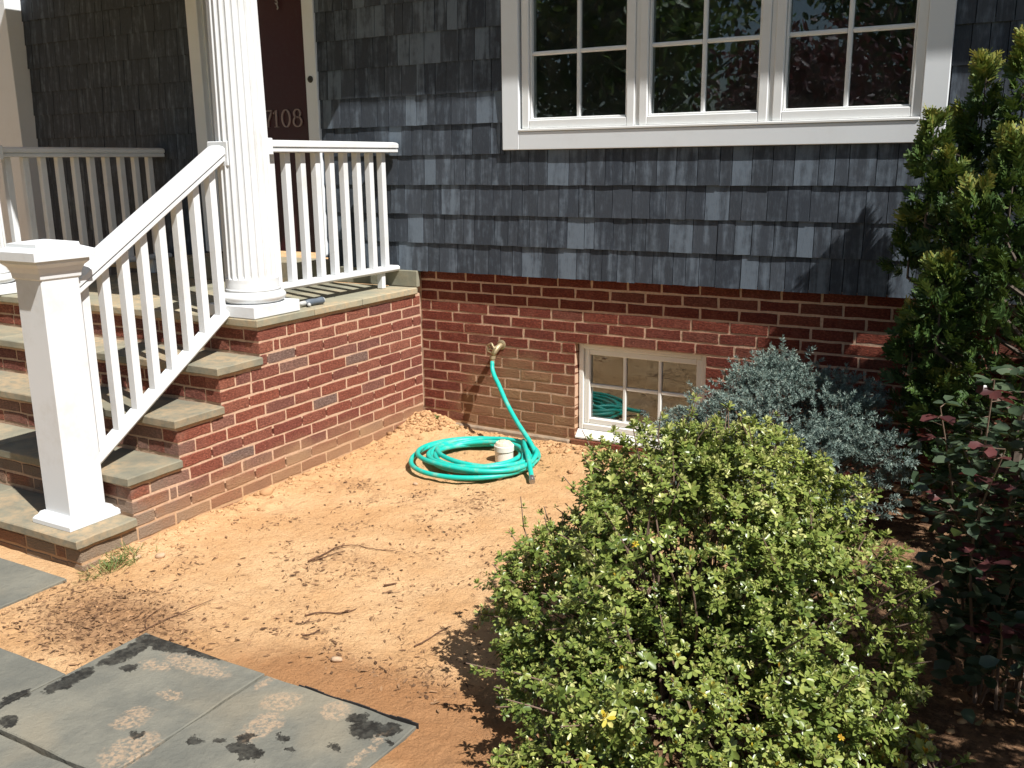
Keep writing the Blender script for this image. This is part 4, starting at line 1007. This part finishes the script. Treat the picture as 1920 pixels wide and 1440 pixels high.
# cypress with yellow new growth and painted-sun tips: upright plumes of flat fan sprays
def cypress(label, base_, plumes, seed, body, nbody):
    g = np.random.default_rng(seed); base_ = np.array(base_); t_ = thing('cypress', label, 'tree', base_)
    P_, A_, Gd = [], [], []
    for (x_, y_, z0_, z1_, rp, n_) in plumes:
        for _ in range(n_):
            h = g.random()**.8; z_ = z0_+(z1_-z0_)*h; r_ = rp*(1-h**2.2*.75)*g.uniform(.55, 1.05); a = g.uniform(0, 6.283)
            P_.append((x_+r_*math.cos(a), y_+r_*math.sin(a), z_)); A_.append((math.cos(a)*.75, math.sin(a)*.75, .45+.9*h)); Gd.append(.26+.62*h**2.6)  # tint climbs each plume: yellow new growth plus sunlight put into the colour
    c_, rad = np.array(body[0]), np.array(body[1])
    d = randdir(nbody, g); rr = (1-np.abs(g.normal(0, .18, nbody)))*(1+.9*fbm(d[:, 0]*3.4+seed, d[:, 1]*3.4+d[:, 2]*5, 3, seed)); hl = fbm(d[:, 0]*6+seed, d[:, 1]*6+d[:, 2]*9, 2, seed+3) > -.07; d, rr = d[hl], rr[hl]
    for q_, dd, r_ in zip(c_+d*rad*rr[:, None], d, rr):
        if q_[2] > GZ+.05 and q_[1] < -.06: P_.append(tuple(q_)); A_.append((dd[0], dd[1], dd[2]*.4+.5)); Gd.append(.16+.30*g.random())
    P_ = np.array(P_); A_ = unit(np.array(A_)+g.normal(0, .28, (len(A_), 3))); Gd = np.array(Gd); n = len(P_)
    X1, Y1, Z1 = frame_from(A_, g); L_ = g.uniform(.05, .10, n)
    # a fan: axis along Z1, fingers in plane (Z1, X1)
    nf = 19; k = np.arange(nf); along = (k//2)/(nf/2); sgn = np.where(k % 2, 1, -1)
    ang = (.85-.25*along)[None]*sgn[None]*g.uniform(.7, 1.2, (n, nf)); st_ = P_[:, None]+Z1[:, None]*(along[None]*L_[:, None]*.75)[..., None]
    fd = unit(Z1[:, None]*np.cos(ang)[..., None]+X1[:, None]*np.sin(ang)[..., None]+Y1[:, None]*g.normal(0, .18, (n, nf))[..., None])
    fl = L_[:, None]*(.55-.28*along)[None]*g.uniform(.8, 1.2, (n, nf))
    tip = np.array([(0, -.35, 0), (0, .35, 0), (.35, -.8, .1), (.35, .8, .1), (.55, -.35, 0), (.55, .35, 0), (.85, -.6, -.1), (.85, .6, -.1), (1, 0, 0)])
    tt = np.array([(0, 1, 3), (0, 3, 2), (2, 3, 5), (2, 5, 4), (4, 5, 7), (4, 7, 6), (6, 7, 8)])
    nr = np.repeat(Y1, nf, 0)+g.normal(0, .25, (n*nf, 3))
    V, T = leaves(st_.reshape(-1, 3), fd.reshape(-1, 3), nr, fl.reshape(-1), np.full(n*nf, .0062), tip, tt)
    ti = np.repeat(np.clip(np.repeat(Gd, nf)+np.tile(along*.12, n)+g.normal(0, .10, n*nf), 0, 1), 9)
    o_ = link(bpy.data.objects.new('foliage', arrmesh('foliage', V, T, 'cypress', ti, origin=base_)), t_, base_); o_['kind'] = 'stuff'
    mb = MB().tube([base_, base_+np.array((.01, .0, .6)), np.array((c_[0], c_[1], c_[2]+rad[2]*.7))], [.035, .028, .008], 8)
    for (x_, y_, z0_, z1_, rp, n_) in plumes: mb.tube([np.array((c_[0], c_[1], z0_-.35)), np.array((x_, y_, z0_)), np.array((x_, y_, z1_-.04))], [.012, .008, .002], 6)
    for i in g.choice(n, min(n, 250), replace=False): mb.tube([P_[i]*.85+np.array((c_[0], c_[1], P_[i][2]-.25))*.15, P_[i]], [.003, .0015], 4, False)
    part('trunk', mb, 'bark', t_); return t_
cypress('cypress with yellow new growth and sun painted on its tips growing against the house right of the window', (3.38, -.36, GZ),
        [(2.95, -.40, .55, 1.00, .065, 110), (3.04, -.42, .45, .84, .07, 100), (3.12, -.26, .72, 1.22, .05, 110), (3.05, -.24, .72, 1.02, .045, 60), (3.27, -.34, .72, 1.28, .07, 130), (3.27, -.50, .50, .92, .08, 130),
         (3.15, -.56, .35, .72, .09, 130), (2.89, -.34, .32, .58, .06, 90), (3.06, -.62, .05, .42, .09, 140), (2.96, -.54, -.15, .20, .07, 90), (3.42, -.4, .6, 1.15, .10, 140), (3.58, -.4, .7, 1.2, .12, 140), (3.10, -.60, -.45, -.05, .09, 100)],
        31, ((3.46, -.42, -.10), (.56, .36, .78)), 3000)
cypress('tall dark evergreen just beyond the right edge shading the rose', (4.55, -2.15, GZ), [(4.5, -2.2, .9, 1.6, .2, 160)], 33, ((4.55, -2.05, .20), (.58, .95, 1.10)), 7000)

# rose: arching canes with compound leaves
def rose():
    g = np.random.default_rng(41); base_ = np.array((3.42, -1.75, GZ)); t_ = thing('rose_bush', 'rose bush with red tipped leaves in the shade at the right edge', 'shrub', base_)
    def lm(mat, tint):
        V, T = leaves(np.zeros((1, 3)), np.array([[1., 0, 0]]), np.array([[0, 0, 1.]]), np.array([.050]), np.array([.036])); return arrmesh('leaf', V, T, mat, np.full(8, tint))
    gm = [lm('rose_green', t) for t in (.1, .5, .9)]; rm_ = [lm('rose_red', t) for t in (.2, .8)]
    tips = [(3.19, -1.80, .10), (3.33, -1.88, .22), (3.40, -1.70, .22), (3.26, -1.70, -.05), (3.25, -1.95, -.15), (3.38, -2.0, .05), (3.20, -1.75, -.35), (3.45, -1.9, .15), (3.33, -2.1, -.25), (3.50, -1.75, .1), (3.23, -2.0, -.42), (3.35, -1.85, -.1), (3.42, -2.15, -.40), (3.30, -1.62, .02), (3.48, -2.05, -.1), (3.28, -1.88, -.28), (3.22, -1.68, -.18)]
    mb = MB(); LV = []
    for q_, tp_ in enumerate(tips):
        e_ = np.array(tp_); r_ = base_+np.array((g.normal(0, .06), g.normal(0, .06), 0)); m1 = r_*.45+e_*.55+np.array((g.normal(0, .04), g.normal(0, .04), .06))
        cs = cr([r_, m1, e_], 8); mb.tube(cs, [.006-.0045*i/len(cs) for i in range(len(cs))], 6, False)
        for i in range(4, len(cs), 1):
            nd_ = np.array(cs[i]); a = g.uniform(0, 6.283); pd = unit(np.array([math.cos(a), math.sin(a), .15])); pe = nd_+pd*.055
            mb.tube([nd_, pe+np.array((0, 0, -.006))], [.0016, .001], 4, False); red = (i >= len(cs)-2 and q_ % 4 == 0) or g.random() < .30
            sidev = unit(np.cross(pd, [0, 0, 1.]))
            for (al, sg) in ((1, 0), (.62, 1), (.62, -1), (.9, 1), (.9, -1)):
                if al == .9 and g.random() < .5: continue
                ax_ = unit(pd*(1 if sg == 0 else .45)+sidev*sg+np.array((0, 0, g.uniform(-.45, .15)))); nz = unit(np.array((g.normal(0, .35), g.normal(0, .35), 1.))); yv = unit(np.cross(nz, ax_)); zv = np.cross(ax_, yv)
                M3 = Matrix((ax_, yv, zv)).transposed(); s_ = g.uniform(.75, 1.15); LV.append((nd_+pd*.055*al, ax_, nz, s_, red, M3))
    for _ in range(700):
        q_ = np.array((3.46+g.normal(0, .13), -1.80+g.normal(0, .17), g.uniform(-.72, .05))); ax_ = randdir(1, g)[0]*np.array((1, 1, .5)); ax_ = unit(ax_); nz = unit(np.array((g.normal(0, .4), g.normal(0, .4), 1.)))
        LV.append((q_, ax_, nz, g.uniform(.7, 1.2), False, None))
    LV.sort(key=lambda e_: np.linalg.norm(e_[0]-np.array(CAM)) + (9 if e_[5] is None else 0))
    for (q_, ax_, nz, s_, red, M3) in LV[:280]: inst('leaf', rm_[int(g.integers(0, 2))] if red else gm[int(g.integers(0, 3))], t_, q_, 0, (s_,)*3, M3.to_euler())
    R2 = LV[280:]; V, T = leaves(np.array([e_[0] for e_ in R2]), np.array([e_[1] for e_ in R2]), np.array([e_[2] for e_ in R2]), np.array([e_[3]*.05 for e_ in R2]), np.array([e_[3]*.036 for e_ in R2]))
    o_ = link(bpy.data.objects.new('foliage', arrmesh('foliage', V, T, 'rose_green', np.repeat(g.random(len(R2)), 8), origin=base_)), t_, base_); o_['kind'] = 'stuff'
    part('canes', mb, 'azalea_stem', t_); return t_
rose()

# thin reddish stake of bare stem left of the azalea
sk = MB().tube([(1.943, -1.2, -.86), (1.946, -1.2, -.62), (1.943, -1.2, -.40)], [.007, .006, .004], 6)
tag(part('bare_stem', sk, 'azalea_stem', None, (1.943, -1.2, -.85)), 'bare reddish stem standing up behind the azalea near the basement window', 'stem')

# ------------------------------------------------------------------ trees across the yard (seen in the window reflections)
def yard_tree(label, x, y, h, r, mat, seed, low=.25, n=5200, ls=.17):
    g = np.random.default_rng(seed); t_ = thing('yard_tree', label, 'tree', (x, y, GZ), 'trees across the yard')
    mb = MB(); top = np.array((x, y, GZ+h*.8)); mb.tube([(x, y, GZ-.1), (x+.1, y, GZ+h*.3), top], [.22, .17, .05], 10)
    d = randdir(n, g); cl = randdir(90, g)*g.uniform(.2, .95, (90, 1)); ci = g.integers(0, 90, n)
    P_ = np.array((x, y, GZ+h*(low+(1-low)/2))) + (cl[ci]+d*g.uniform(.05, .36, (n, 1)))*np.array((r, r, h*(1-low)/2))
    for i in range(40):
        e_ = np.array((x, y, GZ+h*(low+(1-low)/2)))+cl[i]*np.array((r, r, h*(1-low)/2)); mb.tube([(x+.05, y, max(GZ+h*.12, e_[2]-r*.5)), e_], [.06, .015], 5, False)
    V, T = leaves(P_, randdir(n, g), randdir(n, g), g.uniform(.6, 1.3, n)*ls, g.uniform(.5, 1, n)*ls*.6)
    o_ = link(bpy.data.objects.new('crown', arrmesh('crown', V, T, mat, np.repeat(g.random(n), 8), origin=(x, y, GZ))), t_, (x, y, GZ)); o_['kind'] = 'stuff'
    part('trunk', mb, 'bark', t_)
yard_tree('purple leaved tree reflected in the right window sash', -.6, -13.0, 4.2, 2.4, 'tree_purple', 51, .02, 9000, .17)
yard_tree('green tree reflected in the middle window sash', -5.2, -15.5, 9.5, 4.0, 'tree_green', 52, .05, 9000, .30)
yard_tree('green tree reflected in the left window sash', -11.5, -15.0, 9.0, 4.2, 'tree_green', 53, .04, 9000, .30)
yard_tree('green tree farthest from the house beyond the yard', .8, -21.0, 9.5, 4.4, 'tree_green', 54, .12, 7000, .32)
